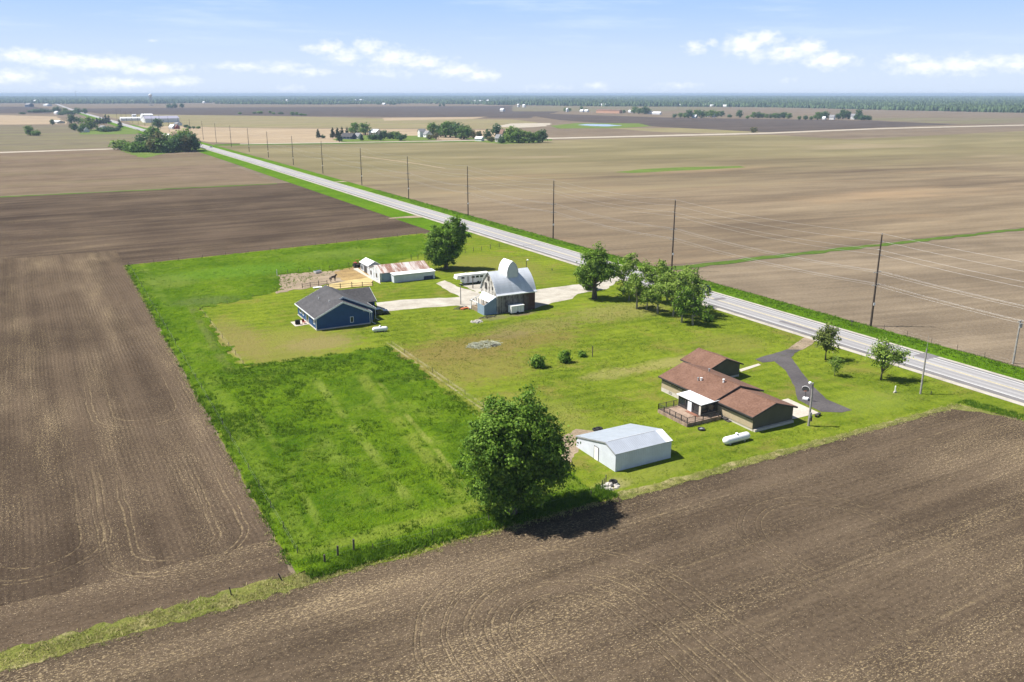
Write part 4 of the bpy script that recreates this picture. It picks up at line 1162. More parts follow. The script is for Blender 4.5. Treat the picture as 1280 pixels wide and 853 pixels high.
for s in (-.8, .8): MB().lathe((s, .55, .25), [(.05, -.06), (.25, -.06), (.25, .06), (.05, .06)], 'y', 10).build('wheel', M['black'], t)
for i, (px, py, z, lab) in enumerate(((590, 376.5, 0, 'old black tyre lying on the gravel yard by the lean-to'), (745, 538.5, 0, 'black tyre on the dirt pad behind the white shed'), (748.6, 537.4, 0, 'second black tyre on the dirt pad, closer to the shed roof'), (766.5, 606, .25, 'black tyre resting on the pale rubble pile'))):
    x_, y_ = at(px, py); t = thing('tyre', lab, 'tyre', (x_, y_, z))
    m = MB(); ring_ = [(.42 + .16 * cos(a), .2 + .16 * sin(a)) for a in [2 * pi * k / 8 for k in range(9)]]
    m.lathe((0, 0, 0), ring_, 'z', 14); m.build('rubber', M['black'], t, True)
x_, y_ = at(876.5, 538.2)
t = thing('fire_pit', 'low black fire pit on the grass below the deck', 'fire pit', (x_, y_, 0)); MB().lathe((0, 0, 0), [(.3, 0), (.5, .1), (.55, .35), (.5, .36), (.42, .18)], 'z', 12).build('bowl', M['darkmetal'], t); MB().box(-.2, .2, -.2, .2, .2, .34).build('ash', M['grey'], t)
x_, y_ = at(1022, 521)
t = thing('garden_bench', 'dark bench on the grass by the concrete drive', 'bench', (x_, y_, 0), .3); MB().box(-.8, .8, -.2, .2, .4, .47).build('seat', M['darkmetal'], t)
for s in (-.6, .6): MB().box(s - .05, s + .05, -.18, .18, 0, .4).build('leg', M['darkmetal'], t)
# patio things
t = thing('grill', 'black covered grill on the concrete patio of the navy house', 'grill', (43.9, 176.0, .14)); MB().box(-.5, .5, -.3, .3, .1, .8).build('cabinet', M['black'], t); MB().lathe((-.5, 0, .8), [(.05, 0), (.3, .02), (.3, .98), (.05, 1.0)], 'x', 12).build('lid', M['black'], t)
t = thing('patio_chair', 'red garden chair on the patio by the wall of the navy house', 'chair', (45.3, 175.9, .14), .4); MB().box(-.3, .3, -.3, .3, .38, .45).build('seat', M['red'], t); MB().prism([(-.3, .25, .45), (.3, .25, .45), (.3, .45, 1.0), (-.3, .45, 1.0)], [(-.3, .31, .45), (.3, .31, .45), (.3, .51, 1.0), (-.3, .51, 1.0)]).build('backrest', M['red'], t)
for sx in (-.25, .25):
    for sy in (-.25, .25): MB().box(sx - .03, sx + .03, sy - .03, sy + .03, 0, .38).build('leg', M['red'], t)
# water trough, panel, tractor by the corral
x_, y_ = at(397, 342); t = thing('water_trough', 'tilted pale grey trough lying at the edge of the corral', 'trough', (x_, y_, .2), .5)
MB().prism([(-1, -.4, 0), (1, -.4, 0), (1.1, -.5, .6), (-1.1, -.5, .6)], [(-1, .4, 0), (1, .4, 0), (1.1, .5, .6), (-1.1, .5, .6)]).build('tub', M['white'], t); MB().box(-1.0, 1.0, -.4, .4, .61, .63).build('water', M['glass'], t)
x_, y_ = at(397, 360.5); t = thing('plywood_sheet', 'white painted sheet lying on grass behind the navy house', 'panel', (x_, y_, .2)); MB().box(-1.1, 1.1, -.6, .6, .0, .12).build('board', M['white'], t)
x_, y_ = at(446.5, 335); t = thing('tractor', 'small dark tractor with a roll bar beside the little white shed', 'tractor', (x_, y_ + .5, .1), pi / 2)
MB().box(.2, 1.7, -.35, .35, .6, 1.25).build('hood', M['red'], t); MB().box(-.8, .2, -.4, .4, .6, .9).build('seat_deck', M['darkmetal'], t)
for s in (-.7, .7):
    MB().lathe((-.5, s, .7), [(.2, -.2), (.7, -.2), (.7, .2), (.2, .2)], 'y', 16).build('wheel', M['black'], t); MB().lathe((1.3, s * .8, .4), [(.1, -.12), (.4, -.12), (.4, .12), (.1, .12)], 'y', 14).build('wheel', M['black'], t)
MB().tube([(-.7, -.5, .8), (-.7, -.5, 2.4), (-.7, .5, 2.4), (-.7, .5, .8)], .06, 5).build('roll_bar', M['orange'], t)

def wire_fence(label, pts, step, h, mat=None, group=None, r=.06, wires=2, lean=.0, rail=False):
    rg = random.Random(int(pts[0][0] * 10)); t = thing('wire_fence' if not rail else 'rail_fence', label, 'fence', (pts[0][0], pts[0][1], 0), 0, group)
    w = MB((pts[0][0], pts[0][1], 0)); allp = []
    for (a, b) in zip(pts[:-1], pts[1:]):
        n = max(1, int(round((Vector(b) - Vector(a)).length / step)))
        for j in range(n): allp.append(Vector(a).lerp(Vector(b), j / n))
    allp.append(Vector(pts[-1]))
    for p in allp:
        hh = h * rg.uniform(.85, 1.1); k = lean * rg.uniform(-1, 1)
        MB((pts[0][0], pts[0][1], 0)).tube([(p.x, p.y, -.05), (p.x + k, p.y + k * .5, hh)], [r, r * .9], 6).build('post', mat or M['post'], t)
    for z in ([.45, .95] if wires == 2 else [.3, .65, 1.0]):
        w.tube([(p.x, p.y, z * h / 1.2) for p in allp], .0035 if not rail else .05, 4)
    w.build('wire' if not rail else 'rail', M['grey'] if not rail else mat or M['post'], t)
    return t


wire_fence('thin wire fence along the far edge of the pasture beside dark soil', [(18.2, 264), (60, 268.6), (113, 275.4)], 7.5, 1.3, r=.05)
wire_fence('thin wire fence running down the pasture edge beside the ploughed field', [(18.6, 82), (18.4, 262)], 6.0, 1.25, r=.05)
wire_fence('stout braced corner fence of three dark posts at the pasture tip', [(20.6, 78.6), (22.2, 79.2), (24.1, 79.6)], 1.8, 1.5, r=.12, lean=.05)
wire_fence('sagging wire fence on the weedy bank beside the big tree', [(26, 78.8), (54, 77.9)], 7, 1.1, r=.05)
wire_fence('pale wire fence down the worn footway between pasture and lawn', [(56.3, 152), (56.4, 112), (55.6, 98)], 6.5, 1.0, r=.04)
wire_fence('wire fence around the worn lawn beside the navy house', [(27.6, 153), (27.6, 199.5), (47.6, 209)], 6.5, 1.1, r=.045)
wire_fence('thin wire fence above the corral in front of the grass pasture', pxs([(346, 344), (400, 338.6), (447, 332)]), 3.2, 1.3, r=.06)
wire_fence('dark rail fence along the front of the dirt corral', pxs([(378, 361), (388, 359), (409, 357)]), 2.2, 1.4, r=.09, rail=True)
wire_fence('dark rail fence along the bright straw strip behind the navy house', pxs([(411, 362), (440, 359.8), (466, 358)]), 2.4, 1.4, r=.1, rail=True)
wire_fence('row of close dark posts on the grass between the leafy yard tree and highway', pxs([(571, 318), (602, 313.5), (624, 309.5)]), 3.3, 1.5, r=.08)
wire_fence('thin wire fence along the far verge of the highway', [(151.4, 62), (151.4, 112)], 5.5, 1.2, r=.05)
wire_fence('dark posts behind the rusty-roofed barn under the tall tree', pxs([(514, 325.5), (531, 323.5)]), 1.9, 1.6, r=.09)
wire_fence('pair of old dark posts beside the rubble pile', pxs([(752.5, 612.5), (757.2, 605.5)]), 1.1, 1.3, r=.07)
for (px, py, k, lab) in ((353, 727, .35, 'tilted dark stub post in the pale grass strip'), (289.5, 745, .12, 'upright dark stake further along the pale grass strip')):
    x_, y_ = at(px, py); t = thing('stake', lab, 'post', (x_, y_, 0)); MB().tube([(0, 0, 0), (-k, .1, 1.0)], [.08, .06], 6).build('post', M['post'], t)

# ------------------------------------------------------------------ the dark horse
x_, y_ = at(416.5, 353.2)
t = thing('horse', 'dark brown horse standing in the dirt corral', 'horse', (x_, y_, .2), radians(20))
HV = [(-.75, 0, 1.35), (-.3, 0, 1.3), (.25, 0, 1.28), (.65, 0, 1.38), (.9, 0, 1.58), (1.08, 0, 1.78), (1.26, 0, 1.7), (1.45, 0, 1.48)]
HR = [.28, .30, .31, .27, .17, .14, .12, .075]
HE = [(i, i + 1) for i in range(7)]
for s in (-.18, .18):
    for base, ch in ((3, [(.62, s, .95, .13), (.66, s, .55, .075), (.63, s, .15, .055), (.68, s, .02, .07)]), (0, [(-.72, s, .98, .17), (-.62, s, .72, .1), (-.82, s, .48, .065), (-.76, s, .12, .055), (-.71, s, .02, .07)])):
        pr = base
        for (a, b, c, r) in ch: HV.append((a, b, c)); HR.append(r); HE.append((pr, len(HV) - 1)); pr = len(HV) - 1
for s in (-.07, .07): HV.append((1.04, s, 1.93)); HR.append(.03); HE.append((5, len(HV) - 1))
me = bpy.data.meshes.new('body'); me.from_pydata(HV, HE, []); me.materials.append(M['hide'])
hb = link('body', me, t)
md = hb.modifiers.new('skin', 'SKIN')
for i, r in enumerate(HR): me.skin_vertices[0].data[i].radius = (r, r)
me.skin_vertices[0].data[1].use_root = True
md = hb.modifiers.new('sub', 'SUBSURF'); md.levels = 1; md.render_levels = 1
MB().tube([(-.98, 0, 1.45), (-1.12, 0, 1.1), (-1.1, 0, .6)], [.05, .09, .03], 6).build('tail', M['black'], t)
MB().prism([(.5, -.02, 1.55), (.82, -.02, 1.8), (1.05, -.02, 1.95), (.98, -.02, 1.75)], [(.5, .02, 1.55), (.82, .02, 1.8), (1.05, .02, 1.95), (.98, .02, 1.75)]).build('mane', M['black'], t)


# ------------------------------------------------------------------ trees
def tree_meshes(name, lobes, trunk_pts, trunk_r, nclump, per, leaf, clump_r, seed, lmat, bmat, limbs=14, shell=.45, up=.35):
    """lobes: ellipsoids (x,y,z,rx,ry,rz); leaf clumps sit near their skins, limbs reach from the trunk to some of them"""
    rg = np.random.default_rng(seed)
    L = np.array(lobes, float); vol = L[:, 3] * L[:, 4] * L[:, 5]; vol = vol ** .75; vol /= vol.sum()
    k = rg.choice(len(L), nclump, p=vol)
    d = rg.normal(size=(nclump, 3)); d /= np.linalg.norm(d, axis=1)[:, None]
    r = rg.random(nclump) ** shell * rg.uniform(.82, 1.08, nclump)
    C = L[k, :3] + d * L[k, 3:] * r[:, None]
    rc = clump_r * rg.uniform(.6, 1.35, nclump)
    n = nclump * per
    ci = np.repeat(np.arange(nclump), per)
    off = rg.normal(size=(n, 3)) * .55; off[:, 2] *= .75
    P = C[ci] + off * rc[ci][:, None]
    rad = (P - L[k[ci], :3]) / L[k[ci], 3:]
    rad /= np.maximum(np.linalg.norm(rad, axis=1), 1e-3)[:, None]
    N = rad * .7 + off * .4 + rg.normal(size=(n, 3)) * .55; N[:, 2] += up
    N /= np.linalg.norm(N, axis=1)[:, None]
    T = np.cross(N, rg.normal(size=(n, 3))); T /= np.linalg.norm(T, axis=1)[:, None]; B = np.cross(N, T)
    s = leaf * rg.uniform(.55, 1.3, n)[:, None]
    Vv = np.stack([P + T * s, P + B * s * .6 + N * s * .12, P - T * s, P - B * s * .6 + N * s * .12], 1).reshape(-1, 3)
    crown = np_mesh(name + '_crown', Vv, np.arange(4 * n).reshape(-1, 4), lmat)
    m = MB()
    tp = [Vector(p) for p in trunk_pts]
    m.tube([tuple(p) for p in tp], [trunk_r * (1.25 if i == 0 else 1 - .75 * i / (len(tp) - 1)) for i in range(len(tp))], 9)
    pick = rg.choice(nclump, min(limbs, nclump), replace=False)
    for j in pick:
        f = rg.uniform(.3, .95) * (len(tp) - 1); i0 = int(f); s0 = tp[i0].lerp(tp[min(i0 + 1, len(tp) - 1)], f - i0)
        e = Vector(C[j]); mid = s0.lerp(e, .5) + Vector((0, 0, -.08 * (e - s0).length))
        rr = trunk_r * .42 * (1 - .5 * f / len(tp))
        m.tube([tuple(s0), tuple(mid), tuple(e)], [rr, rr * .6, .03], 5)
    import bmesh
    me = bpy.data.meshes.new(name + '_trunk'); me.from_pydata(m.v, [], m.f); me.materials.append(bmat)
    for p in me.polygons: p.use_smooth = True
    return me, crown


def plant(name, label, cat, x, y, meshes, s=1.0, rz=0.0, group=None, sz=None):
    t = thing(name, label, cat, (x, y, 0), rz, group)
    t.scale = (s, s, sz or s)
    if meshes[0]: link('trunk', meshes[0], t)
    link('crown', meshes[1], t)
    return t


# the big tree at the field corner
lob = [(0, 0, 8.6, 5.0, 5.0, 5.6), (-1.6, 1.0, 5.2, 4.6, 4.2, 4.0), (2.4, -1.2, 6.6, 4.0, 3.9, 4.2), (.5, .4, 11.8, 4.2, 4.1, 3.9), (-2.9, -1.0, 9.8, 3.9, 3.7, 3.9), (3.0, 1.2, 9.8, 3.8, 3.5, 3.8), (3.4, -2.0, 7.6, 3.4, 3.2, 3.2), (-.6, -1.6, 4.0, 3.4, 3.2, 3.0)]
plant('shade_tree', 'large dense green tree at the pasture corner, casting shade on ploughed soil', 'tree', 43.3, 78.6, tree_meshes('shade_tree', lob, [(0, 0, 0), (.1, .1, 2.5), (0, .2, 6), (.2, 0, 11)], .5, 600, 100, .2, .8, 21, M['leaf_dark'], M['bark'], 26))
# tall yard tree by the low barn
lob = [(-1.6, .7, 6.0, 4.4, 4.2, 4.6), (1.8, -.8, 9.6, 4.0, 3.8, 5.4), (3.8, -2.0, 10.5, 2.6, 2.6, 3.2), (-2.6, 1.2, 9.2, 2.4, 2.4, 3.2), (.6, 0, 5, 4.4, 4, 4.2), (2.6, -1.4, 13.2, 2.2, 2.2, 2.4), (-1.0, .4, 3.2, 3.6, 3.4, 2.8)]
plant('yard_tree', 'tall dark green tree with two-humped crown behind the rusty-roofed barn', 'tree', 97.0, 215.5, tree_meshes('yard_tree', lob, [(0, 0, 0), (.2, 0, 3), (.6, -.2, 7), (1.2, -.5, 11)], .55, 300, 76, .28, .95, 22, M['leaf_dark'], M['bark'], 20))
# roadside tree by the gravel entrance
lob = [(0, 0, 7.6, 4.4, 4.2, 3.8), (-2.4, 1.2, 6.4, 3.0, 3.0, 3.0), (2.2, -1.2, 7.2, 3.2, 3.0, 3.2), (1.2, .2, 11.0, 2.0, 2.0, 2.8), (-.8, .3, 10, 2.2, 2.2, 2.0)]
plant('roadside_tree', 'thick-trunked green tree beside the gravel entrance', 'tree', 113.7, 165.0, tree_meshes('roadside_tree', lob, [(0, 0, 0), (0, .1, 2.6), (.1, 0, 5.5), (.6, 0, 9)], .62, 165, 58, .28, .88, 23, M['leaf_mid'], M['bark'], 24))
# grove: loose light crowns, pale limbs showing
gl = []
for sd, lobes, mt in ((31, [(0, 0, 6.2, 3.6, 3.4, 3.0), (1.6, -.8, 7.8, 2.2, 2.2, 2.2), (-1.6, .8, 5.0, 2.4, 2.2, 2.2)], 'leaf_light'),
                      (32, [(0, 0, 5.4, 3.4, 3.2, 2.8), (-1.2, 1.0, 7.6, 2.4, 2.2, 2.2), (1.8, -1.2, 4.4, 2.2, 2.0, 2.0)], 'leaf_light'),
                      (33, [(0, 0, 4.6, 3.4, 3.2, 3.2), (1.0, -.6, 7.0, 2.4, 2.4, 2.4), (-1.4, .4, 3.2, 2.4, 2.2, 2.2)], 'leaf_mid')):
    gl.append(tree_meshes('grove_tree', lobes, [(0, 0, 0), (.2, 0, 2), (-.1, .2, 4), (.3, 0, 6.4)], .22, 60, 34, .26, .74, sd, M[mt], M['palebark'], 22, .6))
GP = [(779, 369, 0, 1.05), (796, 387, 1, 1.0), (814, 379, 0, .98), (822, 392, 1, 1.05), (841, 396, 0, 1.02), (834, 376, 1, 1.12), (857, 391, 0, 1.0), (866, 407, 2, 1.02), (852, 404, 2, .9), (808, 388, 2, .75), (786, 376, 2, .8), (868, 396, 0, 1.05), (846, 384, 1, 1.1)]
for i, (px, py, k, s) in enumerate(GP):
    x_, y_ = at(px, py)
    plant('grove_tree', f'{ORD[i]} loose leafy tree of the roadside grove counting from the thick-trunked tree' if i else 'loose leafy tree of the roadside grove growing next to the thick-trunked tree', 'tree', x_, y_, gl[k], s, i * 1.3, 'airy trees of the roadside grove')
bm_ = tree_meshes('bush', [(0, 0, 1.0, 1.15, 1.1, 1.0)], [(0, 0, 0), (0, 0, .9)], .1, 60, 22, .2, .4, 41, M['leaf_dark'], M['bark'], 6)
for px, py, s, sz, lab in ((672.5, 459.5, 1.0, 1.05, 'round dark green bush in the open lawn, fullest of the lawn bushes'), (706, 453.5, .88, 1.0, 'ragged dark bush in the open lawn between round bush and low bush'), (727.5, 446.2, .6, .5, 'low dark bush beside the lone post in the lawn'),
                           (737, 362.5, 1.5, 1.5, 'dark rounded bush at the gravel entrance under the thick-trunked tree'), (884, 402, .9, .7, 'low bush at the near end of the roadside grove')):
    x_, y_ = at(px, py); plant('bush', lab, 'bush', x_, y_, bm_, s * 1.15, px, None, sz * 1.12)
lob = [(0, 0, 4.1, 2.6, 2.6, 2.4), (.4, -.2, 5.8, 1.5, 1.5, 1.7), (-.8, .4, 4.8, 1.8, 1.8, 1.8)]
plant('young_tree', 'bronze-green young tree beside the asphalt drive entrance', 'tree', *at(1031.5, 450.5), tree_meshes('young_tree', lob, [(0, 0, 0), (0, 0, 2), (.1, 0, 4.5)], .12, 120, 24, .2, .65, 51, M['leaf_bronze'], M['bark'], 18, .6))
lob = [(0, 0, 4.4, 2.9, 2.8, 2.2), (1.9, -1.0, 4.6, 2.2, 2.0, 1.8), (-.2, .3, 6.0, 1.8, 1.8, 1.6)]
plant('young_tree', 'light green spreading young tree near the lone brown pole by the highway', 'tree', *at(1101, 475.5), tree_meshes('young_tree', lob, [(0, 0, 0), (.05, 0, 1.7), (.1, 0, 4.5)], .14, 125, 24, .21, .7, 52, M['leaf_light'], M['bark'], 20, .6))
lob = [(0, 0, 2.0, .9, .9, 1.2)]
plant('sapling', 'thin light green sapling between the two young roadside trees', 'tree', *at(1043, 470.5), tree_meshes('sapling', [(0, 0, 2.4, 1.2, 1.2, 1.4)], [(0, 0, 0), (0, 0, 2.4)], .05, 50, 14, .17, .5, 53, M['leaf_light'], M['palebark'], 8, .6))

# ------------------------------------------------------------------ far trees: a few kinds, each planted as its own tree
def unit(kind, seed, lm):
    """trees one metre tall, scaled where they are planted"""
    rg = random.Random(seed)
    if kind == 'round':
        lob = [(0, 0, .52, .34, .34, .42), (0, 0, .28, .36, .36, .24)] + [(rg.uniform(-.2, .2), rg.uniform(-.2, .2), rg.uniform(.3, .8), .22, .22, .2) for _ in range(5)]
        return tree_meshes('far_tree', lob, [(0, 0, 0), (.01, 0, .3), (0, .01, .6)], .035, 130, 11, .042, .085, seed, M[lm], M['bark'], 6)
    if kind == 'conifer':
        lob = [(0, 0, .16 + .12 * i, .235 * (1 - i / 7.5), .235 * (1 - i / 7.5), .1) for i in range(7)]
        return tree_meshes('far_tree', lob, [(0, 0, 0), (0, 0, .5), (0, 0, .95)], .022, 80, 9, .045, .05, seed, M[lm], M['bark'], 2)
    lob = [(0, 0, .45, .55, .5, .45), (.3, .1, .4, .35, .3, .35), (-.3, -.1, .4, .35, .3, .35)]
    return tree_meshes('far_tree', lob, [(0, 0, 0), (0, 0, .4)], .04, 70, 10, .085, .15, seed, M[lm], M['bark'], 2)


U = {}
for key, (k, lm) in {'g': ('round', 'leaf_far'), 'l': ('round', 'leaf_far_light'), 'd': ('round', 'leaf_far_dark'), 'o': ('round', 'leaf_far_olive'), 'c': ('conifer', 'needles'), 'b': ('bush', 'leaf_far'), 'h': ('bush', 'leaf_far_dark'), 'y': ('bush', 'leaf_far_olive'), 'q': ('bush', 'leaf_far_light')}.items():
    U[key] = [unit(k, 100 + 7 * i + ord(key), lm) for i in range(2)]
KN = {'g': ('broadleaf_tree', 'green round tree'), 'l': ('broadleaf_tree', 'light green tree'), 'd': ('broadleaf_tree', 'dark green tree'), 'o': ('broadleaf_tree', 'olive-brown tree'), 'c': ('conifer_tree', 'dark conifer'),
      'b': ('far_bush', 'green bush'), 'h': ('far_bush', 'dark green bush'), 'y': ('far_bush', 'yellowish bush'), 'q': ('far_bush', 'light green bush')}
PG = random.Random(77)


def cluster(where, L, wide=1.0):
    """L: (px, py of the base, height in px, kind); labels count from the first given"""
    cnt = {}
    tot = {}
    for e in L: tot[e[3]] = tot.get(e[3], 0) + 1
    for e in L:
        px, py, hp, k = e[:4]; x, y = at(px, py); h = hp * dist(x, y) / FPX * 1.08
        w = h * wide * (e[4] if len(e) > 4 else 1.0) * 1.16
        cnt[k] = cnt.get(k, 0) + 1
        nm, ds = KN[k]
        lab = f'{ds} {where}' if tot[k] == 1 else f'{ORD[cnt[k] - 1]} {ds} {where}'
        t = plant(nm, lab, 'bush' if 'bush' in nm else 'tree', x, y, U[k][PG.randrange(2)], w, PG.uniform(0, 6), 'trees ' + where, h)


cluster('of the roadside windbreak around the hidden white farmhouse', [(152, 187.5, 12, 'q', 1.3), (163, 190, 11, 'b', 1.3), (170, 190.5, 12, 'b', 1.3), (180, 189.5, 21, 'd', 1.15), (187, 190.5, 15, 'b', .9), (192, 180, 20, 'g', 1.2), (197, 190.8, 21, 'o', 1.2), (204, 191, 18, 'g', 1.2), (209, 179, 11, 'l', 1.4), (211, 191, 15, 'h', .9),
    (217, 190.5, 13, 'h', 1.0), (222, 190, 20, 'd', 1.1), (230, 188.5, 26, 'l', 1.15), (233, 190, 18, 'o', 1.1), (238, 189.5, 22, 'd', 1.15), (244, 188.5, 18, 'd', 1.0), (198, 172, 8, 'l', 1.5), (190, 175, 14, 'g', 1.2)])
cluster('in the row beside the highway before the long white-roofed shed', [(94, 163.5, 8, 'd', 1.1), (101, 166, 7, 'd', 1.1), (103.5, 165.5, 8, 'd', 1.1), (90, 161.5, 6, 'o', 1.5), (110.5, 163.5, 15, 'l', 1.25), (118, 156.5, 6, 'c', 1.6), (122, 156, 7, 'c', 1.5), (126, 155.5, 7, 'c', 1.5), (129.5, 155, 7, 'c', 1.5), (133, 155, 9, 'c', 1.3), (136.5, 154.5, 8, 'c', 1.3),
    (132, 165, 6, 'h', 1.6), (138, 164.5, 6, 'h', 1.6), (145, 164, 5, 'h', 1.6), (150.5, 160.8, 9, 'c', 1.6), (127, 164.5, 5, 'h', 1.5)])
cluster('around the farm where the highway meets the horizon', [(66, 156.3, 6, 'd'), (89.5, 154.5, 10, 'd', 1.1), (99, 154, 7, 'd', 1.4), (82, 143.5, 4, 'h'), (68.5, 141.3, 6, 'd', 1.1), (73.5, 141, 7, 'd', 1.3), (77, 144.2, 4, 'h', 1.4), (82, 142, 6, 'g', 1.3), (88, 143.7, 5, 'h', 1.5), (92, 143.2, 5, 'h', 1.5), (98, 142.6, 7, 'd', 1.3), (106.5, 142.3, 6, 'd', 1.3), (40, 141, 3, 'h', 2), (46, 141, 4, 'h', 2), (52, 140.8, 4, 'h', 2), (60, 140.6, 3, 'h', 2), (28, 143, 2.5, 'h', 2)])
cluster('alone in the grey-green field', [(38, 169.5, 11, 'g', 1.1), (45.5, 169.8, 6, 'b', 1.3)])
cluster('by the white metal buildings', [(197.5, 160.5, 11, 'd', 1.3), (233, 160, 4, 'h'), (237, 161, 3, 'b', 1.4), (242, 161, 3, 'h', 1.3), (248, 161, 3, 'b', 1.5)])
cluster('of the group in the dark distant field', [(210.5, 135.4, 5, 'd', 1.4), (214, 135.6, 4, 'd', 1.5), (219, 135.2, 5.5, 'd', 1.5), (227.5, 135, 5, 'd', 1.3)])
cluster('at the farm with the blue house', [(398, 173, 10.5, 'c', 1.15), (404, 173, 4.5, 'h', 1.0), (416, 173, 12, 'c', 1.1), (422, 173, 12, 'c', 1.1), (428, 172.5, 12, 'c', 1.1), (424.5, 177.4, 12, 'c', 1.2), (434, 172, 11, 'c', 1.1), (444, 168.5, 14.5, 'g', 1.2), (456.5, 169, 15, 'g', 1.15), (452, 176, 7.5, 'c', 1.3), (465.5, 175, 8, 'h', 1.0), (471, 175, 9, 'h', .9), (476, 175.8, 10, 'c', 1.3), (480.5, 174, 11, 'd', 1.0), (487, 174, 9, 'd', 1.2), (492, 174, 9.5, 'g', 1.2), (497.5, 174.5, 10, 'g', 1.1), (501, 176, 8, 'h', .9), (505, 174.5, 7, 'd', 1.2)])
cluster('of the grove beside the white farmhouse', [(541, 169.5, 16, 'g', 1.1), (537, 174.5, 6, 'y', 1.2), (545, 174.5, 8, 'o', 1.2), (551, 171.5, 15, 'd', 1.1), (557, 172, 19, 'g', 1.05), (563, 172, 20, 'g', 1.0), (570, 172.5, 19, 'd', 1.05), (576, 174, 13, 'd', 1.1), (580, 174.5, 18, 'g', 1.15), (585, 172, 10, 'd', 1.2), (592, 173, 10, 'o', 1.3), (599.5, 172.5, 9, 'y', .7), (608.5, 174.5, 13, 'd', .95)])
cluster('of the grove hiding the ruined grey house', [(621.5, 171.5, 17, 'd', 1.0), (627, 179.5, 8, 'h', .9), (633, 174, 12, 'l', 1.0), (641, 178.5, 20, 'l', 1.1), (635, 178, 12, 'b', .8), (648, 179, 18, 'g', 1.1), (655, 179, 15, 'l', 1.1), (661, 179, 14, 'g', 1.1), (667, 178.8, 13, 'g', 1.1), (673, 178.2, 14, 'g', 1.1), (678, 178.2, 16, 'd', .95), (614, 177.5, 7, 'y', 1.0)])
cluster('beside the long terracotta buildings', [(706.5, 140, 5, 'g', 1.2), (712, 139.5, 4, 'g', 1.4), (727, 138, 5, 'g', 1.2), (732, 139, 3.5, 'g', 1.5), (780, 141.8, 4, 'd', 1.2), (793, 142, 8, 'g', 1.3), (799, 142.5, 7, 'g', 1.3), (806, 143, 9, 'd', 1.4), (811, 142.8, 6, 'd', 1.3)])
cluster('of the row behind the dark field beyond the pond', [(842.5, 147.6, 5.5, 'd', 1.2), (850, 147.2, 6, 'g', 1.3), (856, 147.4, 6, 'g', 1.3), (861, 147.8, 10, 'd', 1.2), (870, 146, 8, 'g', 1.2), (877, 147.8, 10, 'd', 1.2), (883, 146.6, 7, 'g', 1.3), (890, 147, 9, 'g', 1.3), (896, 146.5, 7, 'g', 1.3), (902, 146, 7, 'd', 1.2), (912, 147, 4, 'h', 1.2), (924.5, 147.2, 9, 'd', 1.1), (934, 148.4, 3.5, 'b', 1.2)])
cluster('of the hedgerow between dark field and brown field', [(942, 147.8, 7, 'g', 1.3), (948, 147.8, 7.5, 'd', 1.3), (953, 147.8, 6, 'g', 1.4), (958.5, 148, 5, 'g', 1.3), (963.5, 148, 6, 'd', 1.4), (969, 148.2, 6.5, 'g', 1.4), (974, 148.3, 7, 'd', 1.4), (980, 148.3, 7.5, 'd', 1.3), (986, 148.5, 6.5, 'g', 1.3)])
cluster('at the farmstead closing the hedgerow', [(998.5, 150, 4.5, 'g', 1.4), (1007, 150, 5, 'd', 1.4), (1014, 150.2, 4.5, 'g', 1.4), (1021.5, 150, 9, 'g', 1.1), (1026.5, 149.5, 8.5, 'd', 1.2), (1031, 149.3, 9, 'd', 1.2), (1048, 149.4, 7, 'd', 1.2), (1053.5, 149, 11, 'd', 1.1), (1060, 149, 9, 'd', 1.2), (1070, 149.8, 6, 'd', 1.2), (1072.5, 149.2, 11, 'd', 1.0), (1077, 150.4, 6, 'h', 1.1), (1081, 150.4, 6, 'h', 1.1), (1085.5, 150.4, 5.5, 'h', 1.1)])
cluster('standing alone near the pale cross road', [(942, 166, 7, 'y', .9)])
cluster('scattered along the edge of the purple field', [(300, 143, 2.5, 'b', 1.6), (318, 142.5, 2.5, 'h', 1.5), (325, 142.5, 3.5, 'q', 1.6), (338, 142, 3, 'g', 1.5), (342, 143, 2.5, 'q', 1.5), (351, 143, 3, 'h', 1.5), (366, 144.5, 4.5, 'g', 1.4), (371, 144.5, 4, 'g', 1.5), (376, 144.6, 2.8, 'b', 1.5), (381, 144.8, 2.5, 'b', 1.4), (488, 131.5, 4, 'd'), (499, 130.5, 4.5, 'd', 1.2), (492.5, 131.3, 3, 'h', 1.4), (473, 131, 2.5, 'h', 1.5), (550, 133.3, 3, 'd', 1.3), (555, 133, 3.4, 'd', 1.3)])

# ------------------------------------------------------------------ far buildings
def far_house(px, py, w, hp, dep, wm, rm, label, cat='house', rz=0.0, pitch=.45, wins=True, name='farmhouse', axis='x', arz=None):
    """w, hp: width and wall height in photo pixels at that place; dep: depth in metres"""
    x, y = at(px, py); s = dist(x, y) / FPX
    W, H = w * s / 2, max(2.4, hp * s)
    t = thing(name, label, cat, (x, y, 0), rz - AZ - .6 if arz is None else arz)
    D = dep / 2
    if axis == 'x':
        gable_walls((0, 0, 0), -W, W, -D, D, H, H + D * pitch * 2, 'x', 0.0).build('wall', M[wm], t)
        gable_roof((0, 0, 0), -W, W, -D, D, H, H + D * pitch * 2, 'x', 0.0, .4, .4, .2).build('roof', M[rm], t)
    else:
        gable_walls((0, 0, 0), -W, W, -D, D, H, H + W * pitch * 2, 'y', 0.0).build('wall', M[wm], t)
        gable_roof((0, 0, 0), -W, W, -D, D, H, H + W * pitch * 2, 'y', 0.0, .4, .4, .2).build('roof', M[rm], t)
    if wins and s < 2.2:
        n = max(1, int(W / 2.2))
        for i in range(n):
            a = -W + (i + .5) * 2 * W / n
            window(t, (0, 0, 0), (a, -D, H * .55), '-y', 1.1, 1.2, M['trim'], .06)
    return t


